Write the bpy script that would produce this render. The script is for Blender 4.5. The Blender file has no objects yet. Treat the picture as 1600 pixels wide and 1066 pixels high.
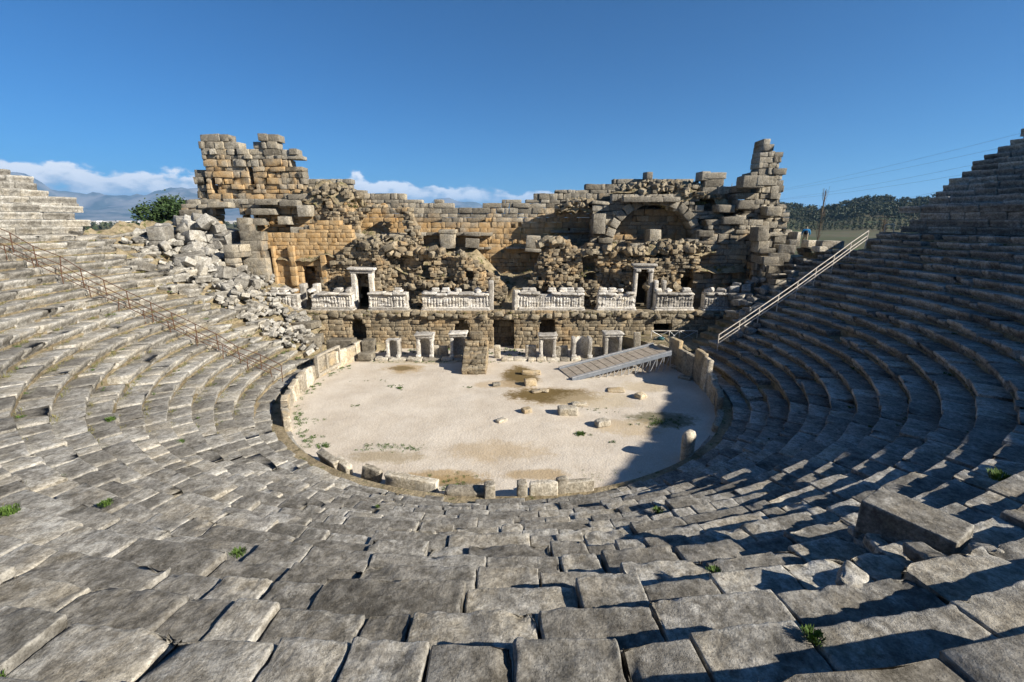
import bpy, math, random
import numpy as np
from mathutils import Vector, Matrix
random.seed(11); rng = np.random.default_rng(11)
R_ = math.radians
SC = bpy.context.scene
COL = SC.collection

# ------------------------------------------------------------------ camera
CAMH = 9.8
PITCH = math.atan(188 / 711)
cam = bpy.data.cameras.new('camera'); cam.sensor_width = 36; cam.lens = 16.0
cam.clip_start = .05; cam.clip_end = 60000
camo = bpy.data.objects.new('camera', cam); COL.objects.link(camo)
camo.location = (0, 0, CAMH); camo.rotation_euler = (math.pi / 2 - PITCH, 0, 0)
SC.camera = camo

# ------------------------------------------------------------------ sky and sun
SUN_AZ, SUN_EL = R_(25), R_(28)          # azimuth turned from +x towards -y
S = Vector((math.cos(SUN_AZ) * math.cos(SUN_EL), -math.sin(SUN_AZ) * math.cos(SUN_EL), math.sin(SUN_EL)))
sun = bpy.data.lights.new('sun', 'SUN'); sun.energy = 5.0; sun.angle = R_(.5); sun.color = (1, .93, .82)
suno = bpy.data.objects.new('sun', sun); COL.objects.link(suno)
suno.rotation_euler = S.to_track_quat('Z', 'Y').to_euler(); suno.location = (30, -20, 60)
W = bpy.data.worlds.new('World'); SC.world = W; W.use_nodes = True
def world():
    nt = W.node_tree; nt.nodes.clear(); N = nt.nodes.new; L = nt.links.new
    out = N('ShaderNodeOutputWorld'); bg = N('ShaderNodeBackground'); bg.inputs[1].default_value = .05
    sky = N('ShaderNodeTexSky'); sky.sky_type = 'NISHITA'; sky.sun_disc = False
    sky.sun_elevation = SUN_EL; sky.sun_rotation = math.pi / 2 + SUN_AZ
    sky.air_density = 1.0; sky.dust_density = .2; sky.ozone_density = 3.0; sky.altitude = 1500
    tc = N('ShaderNodeTexCoord'); sep = N('ShaderNodeSeparateXYZ'); L(tc.outputs['Generated'], sep.inputs[0])
    mp = N('ShaderNodeMapping'); mp.inputs['Scale'].default_value = (9, 9, 15); L(tc.outputs['Generated'], mp.inputs[0])
    n1 = N('ShaderNodeTexNoise'); n1.inputs['Scale'].default_value = 1.35; n1.inputs['Detail'].default_value = 9; n1.inputs['Roughness'].default_value = .58
    L(mp.outputs[0], n1.inputs['Vector'])
    def M(op, a, b=None, c=None):
        m = N('ShaderNodeMath'); m.operation = op
        for i, v in enumerate((a, b, c)):
            if v is None: continue
            if isinstance(v, (int, float)): m.inputs[i].default_value = v
            else: L(v, m.inputs[i])
        return m.outputs[0]
    def ss(v, a, b):
        m = N('ShaderNodeMapRange'); m.interpolation_type = 'SMOOTHSTEP'
        L(v, m.inputs[0]); m.inputs[1].default_value = a; m.inputs[2].default_value = b
        return m.outputs[0]
    side = M('ADD', M('MULTIPLY', sep.outputs[0], -.93), M('MULTIPLY', sep.outputs[1], .37))   # bank of cloud over the western range
    sidem = ss(side, .22, .66)
    # cloud base near 2 degrees, tops swelling with the noise
    top = M('ADD', M('MULTIPLY', sidem, .028), M('ADD', M('MULTIPLY', n1.outputs['Fac'], .085), .012))
    band = M('MULTIPLY', ss(M('SUBTRACT', top, sep.outputs[2]), -.001, .007), ss(sep.outputs[2], .022, .05))
    n2 = N('ShaderNodeTexNoise'); n2.inputs['Scale'].default_value = 2.6; n2.inputs['Detail'].default_value = 7
    mp2 = N('ShaderNodeMapping'); mp2.inputs['Scale'].default_value = (9, 9, 17); mp2.inputs['Location'].default_value = (-.16, .07, -.24)
    L(tc.outputs['Generated'], mp2.inputs[0]); L(mp2.outputs[0], n2.inputs['Vector'])
    dens = M('MULTIPLY', band, ss(n2.outputs['Fac'], .22, .42))
    dens = M('MULTIPLY', dens, ss(side, -.05, .12))
    shade = ss(M('ADD', n2.outputs['Fac'], M('MULTIPLY', sep.outputs[2], 3.2)), .50, .72)
    cr = N('ShaderNodeMix'); cr.data_type = 'RGBA'; cr.inputs[6].default_value = (5.0, 6.2, 7.8, 1); cr.inputs[7].default_value = (11.5, 11.6, 11.8, 1)
    L(shade, cr.inputs[0])
    mix = N('ShaderNodeMix'); mix.data_type = 'RGBA'; L(dens, mix.inputs[0]); tn = N('ShaderNodeMix'); tn.data_type = 'RGBA'; tn.blend_type = 'MULTIPLY'; tn.inputs[0].default_value = 1
    L(sky.outputs[0], tn.inputs[6]); tn.inputs[7].default_value = (.20, .60, .95, 1); L(tn.outputs[2], mix.inputs[6]); L(cr.outputs[2], mix.inputs[7])
    L(mix.outputs[2], bg.inputs[0]); L(bg.outputs[0], out.inputs[0])
world()
SC.view_settings.view_transform = 'Standard'; SC.view_settings.look = 'None'
SC.view_settings.gamma = 1; SC.view_settings.exposure = 1.1; SC.view_settings.use_curve_mapping = False

# ------------------------------------------------------------------ helpers
CX, CY = -.5, 26.5                        # centre of the orchestra circle
def at(px, py, Y):
    v = 533 - py; d1 = 711 * math.cos(PITCH) + v * math.sin(PITCH); d2 = -711 * math.sin(PITCH) + v * math.cos(PITCH)
    return ((px - 800) / d1 * Y, CAMH + d2 / d1 * Y)
def atz(px, py, Z):
    v = 533 - py; d1 = 711 * math.cos(PITCH) + v * math.sin(PITCH); d2 = -711 * math.sin(PITCH) + v * math.cos(PITCH)
    t = (Z - CAMH) / d2; return ((px - 800) * t, d1 * t)
def pol(R, deg): a = R_(deg); return (CX + R * math.cos(a), CY + R * math.sin(a))

def _h(ix, iy, iz, seed):
    n = (ix * 374761393 + iy * 668265263 + iz * 2147483647 + seed * 1274126177) & 0xffffffff
    n = ((n ^ (n >> 13)) * 1274126177) & 0xffffffff
    return ((n ^ (n >> 16)) & 0xffff) / 32767.5 - 1
def vn(P, seed=0):
    I = np.floor(P).astype(np.int64); f = P - I; f = f * f * (3 - 2 * f)
    x, y, z = I[..., 0], I[..., 1], I[..., 2]; fx, fy, fz = f[..., 0], f[..., 1], f[..., 2]
    def c(a, b, d): return _h(x + a, y + b, z + d, seed)
    a0 = c(0,0,0) * (1-fx) + c(1,0,0) * fx; a1 = c(0,1,0) * (1-fx) + c(1,1,0) * fx
    b0 = c(0,0,1) * (1-fx) + c(1,0,1) * fx; b1 = c(0,1,1) * (1-fx) + c(1,1,1) * fx
    return (a0 * (1-fy) + a1 * fy) * (1-fz) + (b0 * (1-fy) + b1 * fy) * fz
def fbm(P, o=4, seed=0):
    s = 0; a = 1.
    for i in range(o): s = s + a * vn(P * 2**i + 17.3 * i, seed + i); a *= .5
    return s

def mesh(name, V, F, tint=None, smooth=False):
    V = np.asarray(V, np.float32).reshape(-1, 3); F = np.asarray(F, np.int32)
    me = bpy.data.meshes.new(name); k = F.shape[1]
    me.vertices.add(len(V)); me.vertices.foreach_set('co', V.ravel())
    me.loops.add(F.size); me.loops.foreach_set('vertex_index', F.ravel())
    me.polygons.add(len(F)); me.polygons.foreach_set('loop_start', np.arange(0, F.size, k, dtype=np.int32))
    me.polygons.foreach_set('use_smooth', np.full(len(F), smooth, bool))
    if tint is not None:
        t = np.broadcast_to(np.asarray(tint, np.float32), (len(V), 4))
        at_ = me.attributes.new('tint', 'FLOAT_COLOR', 'POINT'); at_.data.foreach_set('color', np.ascontiguousarray(t).ravel())
    me.update(calc_edges=True)
    return me
def link(name, data, mat=None, parent=None, loc=None, kind=None, label=None, cat=None, group=None):
    o = bpy.data.objects.new(name, data); COL.objects.link(o)
    if mat is not None: data.materials.clear(); data.materials.append(mat)
    if loc is not None: o.location = loc
    if parent is not None: o.parent = parent
    if kind: o['kind'] = kind
    if label: o['label'] = label
    if cat: o['category'] = cat
    if group: o['group'] = group
    return o
def empty(name, loc, label, cat, group=None):
    return link(name, None, None, None, loc, None, label, cat, group)
def child(name, data, mat, parent, wloc=(0,0,0)):
    """a part whose mesh is written in world space relative to wloc"""
    o = link(name, data, mat, parent)
    o.location = Vector(wloc) - parent_world(parent)
    return o
def parent_world(p):
    v = Vector(p.location)
    while p.parent is not None: p = p.parent; v = v + Vector(p.location)
    return v

_T = {}
def template(n):
    """surface grid of a box: integer lattice coords (0..n) and quads"""
    if n in _T: return _T[n]
    nx, ny, nz = n; idx = {}; V = []; F = []
    def v(i, j, k):
        if (i, j, k) not in idx: idx[(i, j, k)] = len(V); V.append((i, j, k))
        return idx[(i, j, k)]
    for i in range(nx):
        for j in range(ny):
            F.append((v(i,j,0), v(i,j+1,0), v(i+1,j+1,0), v(i+1,j,0)))
            F.append((v(i,j,nz), v(i+1,j,nz), v(i+1,j+1,nz), v(i,j+1,nz)))
    for i in range(nx):
        for k in range(nz):
            F.append((v(i,0,k), v(i+1,0,k), v(i+1,0,k+1), v(i,0,k+1)))
            F.append((v(i,ny,k), v(i,ny,k+1), v(i+1,ny,k+1), v(i+1,ny,k)))
    for j in range(ny):
        for k in range(nz):
            F.append((v(0,j,k), v(0,j,k+1), v(0,j+1,k+1), v(0,j+1,k)))
            F.append((v(nx,j,k), v(nx,j+1,k), v(nx,j+1,k+1), v(nx,j,k+1)))
    _T[n] = (np.array(V, float), np.array(F, np.int32)); return _T[n]
def rot(rz=0, rx=0, ry=0):
    return np.array((Matrix.Rotation(rz, 3, 'Z') @ Matrix.Rotation(ry, 3, 'Y') @ Matrix.Rotation(rx, 3, 'X')))
class Stones:
    """many weathered blocks: half sizes, rounding, turn, place, roughness, tint"""
    def __init__(s): s.h=[]; s.r=[]; s.m=[]; s.l=[]; s.a=[]; s.t=[]; s.tag=[]
    def add(s, h, loc, m=None, r=.03, amp=.02, gold=0., wear=0., tag=None):
        s.h.append(h); s.l.append(loc); s.m.append(np.eye(3) if m is None else m)
        s.r.append(min(r, .9 * min(h))); s.a.append(amp); s.t.append((random.random(), gold, wear, 1)); s.tag.append(tag)
    def verts(s, ids, n, nose=0., freq=1.6, fine=0):
        G, F = template(n); h = np.array([s.h[i] for i in ids])[:, None]; r = np.array([s.r[i] for i in ids])[:, None, None]
        nn = np.array(n, float); g = np.broadcast_to(G[None], (len(ids),) + G.shape)
        e = np.clip(r / h, .02, .45)
        inner = -(1 - e) + (g - 1) / np.maximum(nn - 2, 1) * 2 * (1 - e)
        U = np.where(g == 0, -1., np.where(g == nn, 1., inner))
        P = U * h; lim = h - r; inn = np.clip(P, -lim, lim); d = P - inn
        ln = np.linalg.norm(d, axis=2, keepdims=True); nrm = d / np.maximum(ln, 1e-6); P = inn + nrm * r
        if nose: P[..., 1] += nose * np.clip((.5 - U[..., 2]) / .45, 0, 1) * (U[..., 1] < 0) * np.clip(-U[..., 1], 0, 1)
        c = (np.abs(U).sum(2) / 3) ** 2
        m = np.array([s.m[i] for i in ids]); Wd = np.einsum('nij,nvj->nvi', m, P); nw = np.einsum('nij,nvj->nvi', m, nrm)
        loc = np.array([s.l[i] for i in ids])[:, None]; Q = Wd + loc + np.array([s.t[i][0] for i in ids])[:, None, None] * 40
        a = np.array([s.a[i] for i in ids])[:, None]
        dis = vn(Q * freq, 3) * a * .4 + vn(Q * freq * 3.1, 5) * a * .3 - np.maximum(vn(Q * freq * 2.1, 9) * .8 + vn(Q * freq * 5.2, 12) * .4, 0) * a * 3.2 * c ** 2
        if fine: dis = dis + (fbm(Q * 10, 3, 21) * .3 - np.maximum(vn(Q * 19, 31) - .2, 0) * 1.1) * fine
        Wd = Wd + nw * dis[..., None]
        return Wd, loc[:, 0], F
    def joined(s, name, ids, n=(3,3,3), nose=0., freq=1.6, smooth=True):
        Vw, loc, F = s.verts(ids, n, nose, freq); k = Vw.shape[1]
        V = (Vw + loc[:, None]).reshape(-1, 3); FF = (F[None] + (np.arange(len(ids)) * k)[:, None, None]).reshape(-1, 4)
        T = np.repeat(np.array([s.t[i] for i in ids]), k, axis=0)
        return mesh(name, V, FF, T, smooth)
    def singles(s, name, ids, mat, parent, n=(3,3,3), nose=0., freq=1.6, fine=0, smooth=True):
        Vw, loc, F = s.verts(ids, n, nose, freq, fine); pw = parent_world(parent) if parent else Vector((0,0,0)); out = []
        for q, i in enumerate(ids):
            me = mesh(name, Vw[q], F, s.t[i], smooth)
            out.append(link(name, me, mat, parent, Vector(loc[q]) - pw))
        return out
def boxes(name, L, tint=None, n=(1,1,1)):
    """plain boxes joined: list of (centre, half, rotmatrix or None)"""
    G, F = template(n); U = G / np.array(n) * 2 - 1; V = []; FF = []
    for c, h, m in L:
        P = U * np.array(h)
        if m is not None: P = P @ np.asarray(m).T
        FF.append(F + len(V) * len(U)); V.append(P + np.array(c))
    return mesh(name, np.concatenate(V), np.concatenate(FF), tint)
def tube(name, paths, r=.03, k=6, closed=False):
    V = []; F = []; o = 0
    for pts in paths:
        pts = [Vector(p) for p in pts]
        for i, p in enumerate(pts):
            d = (pts[min(i+1, len(pts)-1)] - pts[max(i-1, 0)]).normalized()
            a = d.orthogonal().normalized(); b = d.cross(a)
            if abs(d.z) < .98: a = d.cross(Vector((0,0,1))).normalized(); b = d.cross(a)
            for j in range(k):
                t = 2 * math.pi * j / k; V.append(p + (a * math.cos(t) + b * math.sin(t)) * r)
        for i in range(len(pts) - 1):
            for j in range(k):
                F.append((o+i*k+j, o+i*k+(j+1)%k, o+(i+1)*k+(j+1)%k, o+(i+1)*k+j))
        o += len(pts) * k
    return mesh(name, [tuple(v) for v in V], F, None, True)

# ------------------------------------------------------------------ materials
def newmat(name):
    m = bpy.data.materials.new(name); m.use_nodes = True; nt = m.node_tree
    b = nt.nodes['Principled BSDF']; b.inputs['Roughness'].default_value = .9; b.inputs['Specular IOR Level'].default_value = .2
    return m, nt, b
class NB:
    def __init__(s, nt): s.nt = nt; s.N = nt.nodes.new; s.L = nt.links.new; s.pos = s.N('ShaderNodeNewGeometry').outputs['Position']
    def noise(s, scale, detail=4, rough=.55, vec=None, dist=0):
        n = s.N('ShaderNodeTexNoise'); n.inputs['Scale'].default_value = scale; n.inputs['Detail'].default_value = detail
        n.inputs['Roughness'].default_value = rough; n.inputs['Distortion'].default_value = dist
        s.L(vec if vec is not None else s.pos, n.inputs['Vector']); return n.outputs['Fac']
    def voro(s, scale, feature='F1'):
        n = s.N('ShaderNodeTexVoronoi'); n.feature = feature; n.inputs['Scale'].default_value = scale; s.L(s.pos, n.inputs['Vector']); return n.outputs['Distance']
    def ramp(s, v, a, b, lo=0., hi=1.):
        m = s.N('ShaderNodeMapRange'); m.interpolation_type = 'SMOOTHSTEP'; s.L(v, m.inputs[0])
        m.inputs[1].default_value = a; m.inputs[2].default_value = b; m.inputs[3].default_value = lo; m.inputs[4].default_value = hi; return m.outputs[0]
    def math(s, op, a, b=0.):
        m = s.N('ShaderNodeMath'); m.operation = op
        for i, v in enumerate((a, b)):
            if isinstance(v, (int, float)): m.inputs[i].default_value = v
            else: s.L(v, m.inputs[i])
        return m.outputs[0]
    def mix(s, f, a, b, mode='MIX'):
        m = s.N('ShaderNodeMix'); m.data_type = 'RGBA'; m.blend_type = mode
        for i, v in ((0, f), (6, a), (7, b)):
            if isinstance(v, (int, float)): m.inputs[i].default_value = v
            elif isinstance(v, tuple): m.inputs[i].default_value = v + (1,) if len(v) == 3 else v
            else: s.L(v, m.inputs[i])
        return m.outputs[2]
    def bump(s, h, strength, dist, prev=None):
        b = s.N('ShaderNodeBump'); b.inputs['Strength'].default_value = strength; b.inputs['Distance'].default_value = dist
        s.L(h, b.inputs['Height'])
        if prev is not None: s.L(prev, b.inputs['Normal'])
        return b.outputs[0]
    def tint(s):
        a = s.N('ShaderNodeAttribute'); a.attribute_name = 'tint'; q = s.N('ShaderNodeSeparateColor'); s.L(a.outputs['Color'], q.inputs[0]); return q.outputs
def stone_mat(name, dark, light, gold=None, lichen=(.5,.5,.47), pit=1., bumps=1.):
    m, nt, b = newmat(name); q = NB(nt); t = q.tint()
    big = q.noise(.55, 5, .6); med = q.noise(3.2, 8, .68); fine = q.noise(34, 5, .7); mid = q.noise(10, 7, .75)
    c = q.mix(q.ramp(med, .34, .66), dark, light)
    c = q.mix(q.ramp(q.noise(1.7, 7, .7), .56, .64, 0, .6), c, lichen)
    c = q.mix(q.math('MULTIPLY', q.ramp(q.math('ADD', big, q.math('MULTIPLY', med, .35)), .66, .84), .6), c, lichen)
    c = q.mix(q.math('MULTIPLY', q.ramp(q.noise(1.1, 7, .72), .5, .66), .7), c, tuple(x * .45 for x in dark))
    pt = q.N('ShaderNodeNewGeometry').outputs['Pointiness']; c = q.mix(q.ramp(pt, .505, .56, 0, .5), c, lichen)
    c = q.mix(q.ramp(q.math('ADD', q.math('MULTIPLY', t[0], .25), q.noise(.9, 4, .6)),   .66, .8, 0, .25), c, tuple(x * k for x, k in zip(light, (1.12, .98, .72))))
    c = q.mix(1., c, q.mix(q.ramp(t[0], 0, 1), (.68, .66, .63), (1.25, 1.24, 1.22)), 'MULTIPLY')
    c = q.mix(1., c, q.mix(q.ramp(mid, .33, .62), (.52, .50, .47), (1.12, 1.12, 1.12)), 'MULTIPLY')
    if gold is not None:
        gn = q.ramp(q.math('ADD', q.math('MULTIPLY', t[1], 1.25), q.math('MULTIPLY', q.math('SUBTRACT', q.noise(.8, 5, .6), .5), 1.5)), .3, .95)
        gc = q.mix(q.ramp(q.noise(1.7, 5, .65), .3, .7), gold, (.52, .38, .215))
        c = q.mix(gn, c, gc)
    c = q.mix(q.ramp(fine, .35, .65, .55, 0.), c, q.mix(.65, c, (.05, .045, .035)), 'MIX')
    pits = q.ramp(q.math('ADD', q.voro(42), q.math('MULTIPLY', q.noise(9, 3), .35)), .22, .36)
    c = q.mix(q.math('MULTIPLY', q.math('SUBTRACT', 1., pits), .6 * pit), c, (.05, .045, .035))
    nt.links.new(c, b.inputs['Base Color'])
    n1 = q.bump(med, .7 * bumps, .06); n2 = q.bump(q.noise(11, 6, .75), .85 * bumps, .03, n1); n3 = q.bump(q.math('ADD', fine, q.math('MULTIPLY', pits, .7 * pit)), .7 * bumps, .012, n2)
    nt.links.new(n3, b.inputs['Normal']); return m
M_SEAT = stone_mat('seat_limestone', (.172, .163, .145), (.37, .354, .318), None, (.53, .52, .482))
M_WALL = stone_mat('wall_stone', (.20, .178, .14), (.38, .345, .275), (.44, .265, .105), (.42, .39, .33), 1., 1.5)
M_RUB = stone_mat('rubble_stone', (.20, .163, .11), (.38, .318, .225), (.40, .255, .115), (.38, .34, .26), 1.2, 1.6)
M_MARBLE = stone_mat('white_marble', (.42, .39, .34), (.70, .675, .63), (.56, .43, .27), (.76, .745, .71), .8, 1.)
def simple(name, col, rough=.8, metal=0., nscale=6, var=.35, bump=.3):
    m, nt, b = newmat(name); q = NB(nt); n = q.noise(nscale, 5, .6)
    c = q.mix(q.ramp(n, .3, .7), tuple(x * (1 - var) for x in col), tuple(min(1, x * (1 + var)) for x in col))
    nt.links.new(c, b.inputs['Base Color']); b.inputs['Roughness'].default_value = rough; b.inputs['Metallic'].default_value = metal
    if bump: nt.links.new(q.bump(n, bump, .02), b.inputs['Normal'])
    return m
def leafmat(name, a, bcol):
    m, nt, b = newmat(name); q = NB(nt); t = q.tint()
    nt.links.new(q.mix(t[0], a, bcol), b.inputs['Base Color']); b.inputs['Roughness'].default_value = .7
    b.inputs['Subsurface Weight'].default_value = 0; return m
M_LEAF = leafmat('weed_leaf', (.04, .08, .014), (.09, .145, .03))
M_DRY = leafmat('dry_grass', (.20, .17, .08), (.12, .13, .04))
M_PINE = leafmat('evergreen_leaf', (.018, .035, .012), (.05, .085, .025))
M_WOOD = leafmat('woodland_leaf', (.025, .045, .02), (.075, .075, .045))
M_TWIG = leafmat('bare_twig', (.13, .10, .07), (.20, .16, .11))
M_BARK = simple('bark', (.10, .08, .06), .9, 0, 9)
M_RUST = simple('rusty_iron', (.12, .065, .04), .8, .3, 14)
M_PALE = simple('pale_painted_rail', (.52, .47, .40), .7, 0, 8, .2)
M_STEEL = simple('galvanised_steel', (.50, .51, .52), .45, .6, 5, .15, .05)
M_DSTEEL = simple('grey_steel_edge', (.19, .21, .24), .5, .3, 5, .15, .05)
M_DECK = simple('ramp_deck_board', (.34, .29, .23), .8, 0, 3, .2)
M_BED = simple('cavea_earth', (.12, .10, .07), .95, 0, 2.5, .4, .8)

def gravel():
    m, nt, b = newmat('orchestra_gravel'); q = NB(nt)
    n = q.noise(.5, 6, .62); f = q.noise(26, 3, .6); v = q.voro(11)
    c = q.mix(q.ramp(n, .3, .72), (.50, .435, .35), (.64, .58, .49))
    c = q.mix(q.ramp(f, .3, .7, 0, .5), c, (.33, .27, .2))
    c = q.mix(q.ramp(v, .0, .45, .45, 0), c, (.70, .66, .59))
    sep = q.N('ShaderNodeSeparateXYZ'); q.L(q.pos, sep.inputs[0])
    wob = q.noise(.9, 6, .68); wob2 = q.noise(4.5, 5, .7)
    def stain(px, py, rx, ry, col, k=.85, soft=.7, mo=1.3):
        nonlocal c
        x, y = atz(px, py, 0)
        dx = q.math('MULTIPLY', q.math('SUBTRACT', sep.outputs[0], x), 1 / rx); dy = q.math('MULTIPLY', q.math('SUBTRACT', sep.outputs[1], y), 1 / ry)
        d = q.math('ADD', q.math('MULTIPLY', dx, dx), q.math('MULTIPLY', dy, dy))
        d = q.math('ADD', d, q.math('MULTIPLY', q.math('SUBTRACT', wob, .5), mo * 3)); d = q.math('ADD', d, q.math('MULTIPLY', q.math('SUBTRACT', wob2, .5), 2.0))
        c = q.mix(q.math('MULTIPLY', q.ramp(d, 1 - soft, 1 + soft, 1, 0), k), c, col)
    br = (.125, .085, .03); tan = (.33, .23, .11)
    stain(862, 618, 2.6, 1.25, tan, .8, .9); stain(862, 618, 2.6, 1.1, br, .97, .5, .7)
    stain(812, 588, 1.1, 1.9, tan, .8, .9); stain(812, 588, 1.1, 1.9, br, .95, .6, .8)
    stain(632, 576, 1.3, .9, tan, .8, .8); stain(628, 576, .9, .45, br, .8, .6, .7); stain(1035, 655, 1.6, .9, (.10, .09, .04), .8, .7); stain(712, 752, 1.2, .35, br, .8, .6); stain(775, 705, 2.0, .9, (.38, .29, .18), .7, .9)
    stain(690, 745, 1.6, .5, tan, .8); stain(840, 742, 1.2, .4, tan, .7); stain(600, 715, 1.6, .5, (.28, .22, .13), .7)
    stain(780, 600, 1.6, .6, (.40, .30, .18), .7); stain(1005, 605, 1.5, .8, (.40, .32, .2), .6)
    stain(655, 565, 3.8, .6, (.40, .33, .22), .7); stain(930, 625, 2.2, 1.2, (.42, .34, .22), .6); stain(985, 668, 1.6, .8, (.4, .3, .17), .6)
    nt.links.new(c, b.inputs['Base Color'])
    nt.links.new(q.bump(v, .5, .02, q.bump(f, .4, .02, q.bump(n, .5, .15))), b.inputs['Normal']); return m
M_GRAVEL = gravel()
def groundmat():
    m, nt, b = newmat('field_ground'); q = NB(nt)
    c = q.mix(q.ramp(q.noise(.012, 6, .65), .35, .65), (.065, .068, .028), (.11, .095, .055))
    c = q.mix(q.ramp(q.noise(.05, 5, .6), .5, .7), c, (.045, .085, .018)); c = q.mix(q.ramp(q.noise(1.2, 5), .3, .7, 0, .4), c, (.05, .05, .02))
    nt.links.new(c, b.inputs['Base Color']); return m
M_GROUND = groundmat()
def soilmat():
    m, nt, b = newmat('rubble_soil'); q = NB(nt)
    c = q.mix(q.ramp(q.noise(1.4, 6, .65), .35, .65), (.24, .19, .115), (.44, .36, .23))
    c = q.mix(q.ramp(q.noise(2.4, 6, .7), .53, .66), c, (.10, .115, .03)); c = q.mix(q.ramp(q.noise(18, 4, .7), .3, .7, 0, .5), c, (.08, .065, .04))
    nt.links.new(c, b.inputs['Base Color']); nt.links.new(q.bump(q.noise(14, 5, .7), .9, .05, q.bump(q.noise(3, 5, .7), 1., .2)), b.inputs['Normal']); return m
M_SOIL = soilmat()

def grid(name, xs, ys, zf, tint=None, smooth=True):
    X, Y = np.meshgrid(xs, ys, indexing='ij'); Z = zf(X, Y); nx, ny = X.shape
    V = np.stack([X, Y, Z], 2).reshape(-1, 3); i = np.arange(nx * ny).reshape(nx, ny)
    F = np.stack([i[:-1,:-1], i[1:,:-1], i[1:,1:], i[:-1,1:]], 2).reshape(-1, 4)
    return mesh(name, V, F, tint, smooth)

# ------------------------------------------------------------------ ground, orchestra, cavea bed
R0, Z0, TR, RI, NR = 13.5, .9, .72, .40, 21          # first lip, its height, tread, rise, rows
def lipR(k): return R0 + TR * k
def lipZ(k): return Z0 + RI * k
link('ground', boxes('ground', [((0, 8000, -2.2), (26000, 26000, .5), None)]), M_GROUND, kind='structure')
def disc_z(X, Y): return .03 * vn(np.stack([X * .5, Y * .5, 0 * X], -1), 4) + .012 * vn(np.stack([X * 3, Y * 3, 0 * X], -1), 8)
link('orchestra_floor', grid('orchestra_floor', np.linspace(-26, 26, 150), np.linspace(12.5, 35.5, 90), disc_z), M_GRAVEL, kind='structure')
def bed_profile():
    P = [(12.3, -.3), (12.3, .35), (13.4, .38)]
    for k in range(NR): P += [(lipR(k) + .1, lipZ(k) - .32), (lipR(k + 1) + .1, lipZ(k) - .26)]
    P += [(30.6, lipZ(NR - 1) - .1), (30.6, 10.4)]
    for k in range(13): P += [(30.7 + .72 * k, 10.5 + .45 * k), (31.35 + .72 * k, 10.5 + .45 * k)]
    P += [(40.2, 15.9), (42, 15.7), (46, -2)]
    return P
def revolve(name, prof, a0, a1, n):
    A = np.linspace(R_(a0), R_(a1), n); P = np.array(prof); V = np.stack([CX + np.cos(A)[:, None] * P[:, 0], CY + np.sin(A)[:, None] * P[:, 0], np.broadcast_to(P[:, 1], (n, len(P)))], 2)
    i = np.arange(n * len(P)).reshape(n, len(P)); F = np.stack([i[:-1,:-1], i[1:,:-1], i[1:,1:], i[:-1,1:]], 2).reshape(-1, 4)
    return mesh(name, V.reshape(-1, 3), F)
prof = bed_profile(); low = [p for p in prof if p[0] <= 30.61][:-1]
link('hillside_bed', revolve('hillside_bed', low + [(30.6, -2)], -204, 15.5, 220), M_SOIL, kind='structure')
link('hillside_bed', revolve('hillside_bed', [p for p in low if p[0] < 26.4] + [(26.5, -2)], 15.5, 23.5, 12), M_SOIL, kind='structure')
ub = [(30.6, 8)] + [p for p in prof if p[0] >= 30.6][1:]
link('upper_hillside_bed', revolve('upper_hillside_bed', [p for p in ub if p[0] < 35.4] + [(36, 13.4), (40, -2)], -166, -30, 100), M_SOIL, kind='structure')  # unseen rim kept low so the sun reaches the foreground seats
link('upper_hillside_bed', revolve('upper_hillside_bed', [p for p in ub if p[0] < 34.6] + [(35, 12.8), (40, -2)], -30, -8, 24), M_SOIL, kind='structure')  # rim cut lower out of view to shrink its shadow on the orchestra
link('upper_hillside_bed', revolve('upper_hillside_bed', ub, -8, 13.5, 30), M_SOIL, kind='structure')

# ------------------------------------------------------------------ seats
seat = Stones()
def cav_end(R, side): return (15.5 + (R - 14) * .72) if side > 0 else -(180 + 12 + (R - 13.5) * .75)
GAPS = []                                             # broken patches in the tiers: centre angle, row, reach
for k in range(-2, NR + 1):
    R = lipR(k); z = lipZ(k); a1 = cav_end(R, 1); a0 = cav_end(R, -1); a = a0
    if k < 0: a1 = -38 if k < -1 else 8; a = a0 = (-148 if k < -1 else -192)
    top = k == NR
    if top: z = lipZ(NR - 1) + .02
    while a < a1:
        w = random.choice((.5, .65, .8, .95, 1.1, 1.3, 1.6)) * random.uniform(.92, 1.08)
        if k in (15, 16, 17) : w *= .9
        da = math.degrees(w / (R + .3)); am = a + da / 2; a += da
        ruin = max(0, (am - 13.5) / 8, (-am - 184) / 6); ruin = min(ruin, 1.3)
        x, y = pol(R + (.43 if not top else 1.2), am)
        d = math.hypot(x, y)
        if ruin > .3 and random.random() < .14 * ruin: continue
        if random.random() < .008 and d > 10: continue
        if am > 15.5 and k > 17: continue
        jz = random.gauss(0, .026) - (.07 if random.random() < .06 else 0); jr = random.gauss(0, .035)
        dep = .43 + random.uniform(0, .03)
        if top: dep = 1.2
        m = rot(R_(am + 90) + random.gauss(0, .018 + .09 * ruin), random.gauss(.012, .016 + .07 * ruin), random.gauss(0, .014 + .06 * ruin))
        # local +y must point outward: tangent x, radial y
        m = m @ np.diag([-1., -1., 1.])
        m = rot(0) @ m
        x, y = pol(R + dep - .02 + jr + random.gauss(0, .12) * ruin, am)
        seat.add((w / 2 - random.uniform(.004, .016), dep, .25 + random.uniform(0, .03)), (x, y, z - .25 + jz + random.gauss(0, .07) * ruin), m,
                 random.uniform(.012, .035), random.uniform(.018, .05) * (1 + .8 * ruin), 0, 0, (k, am, d))
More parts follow.
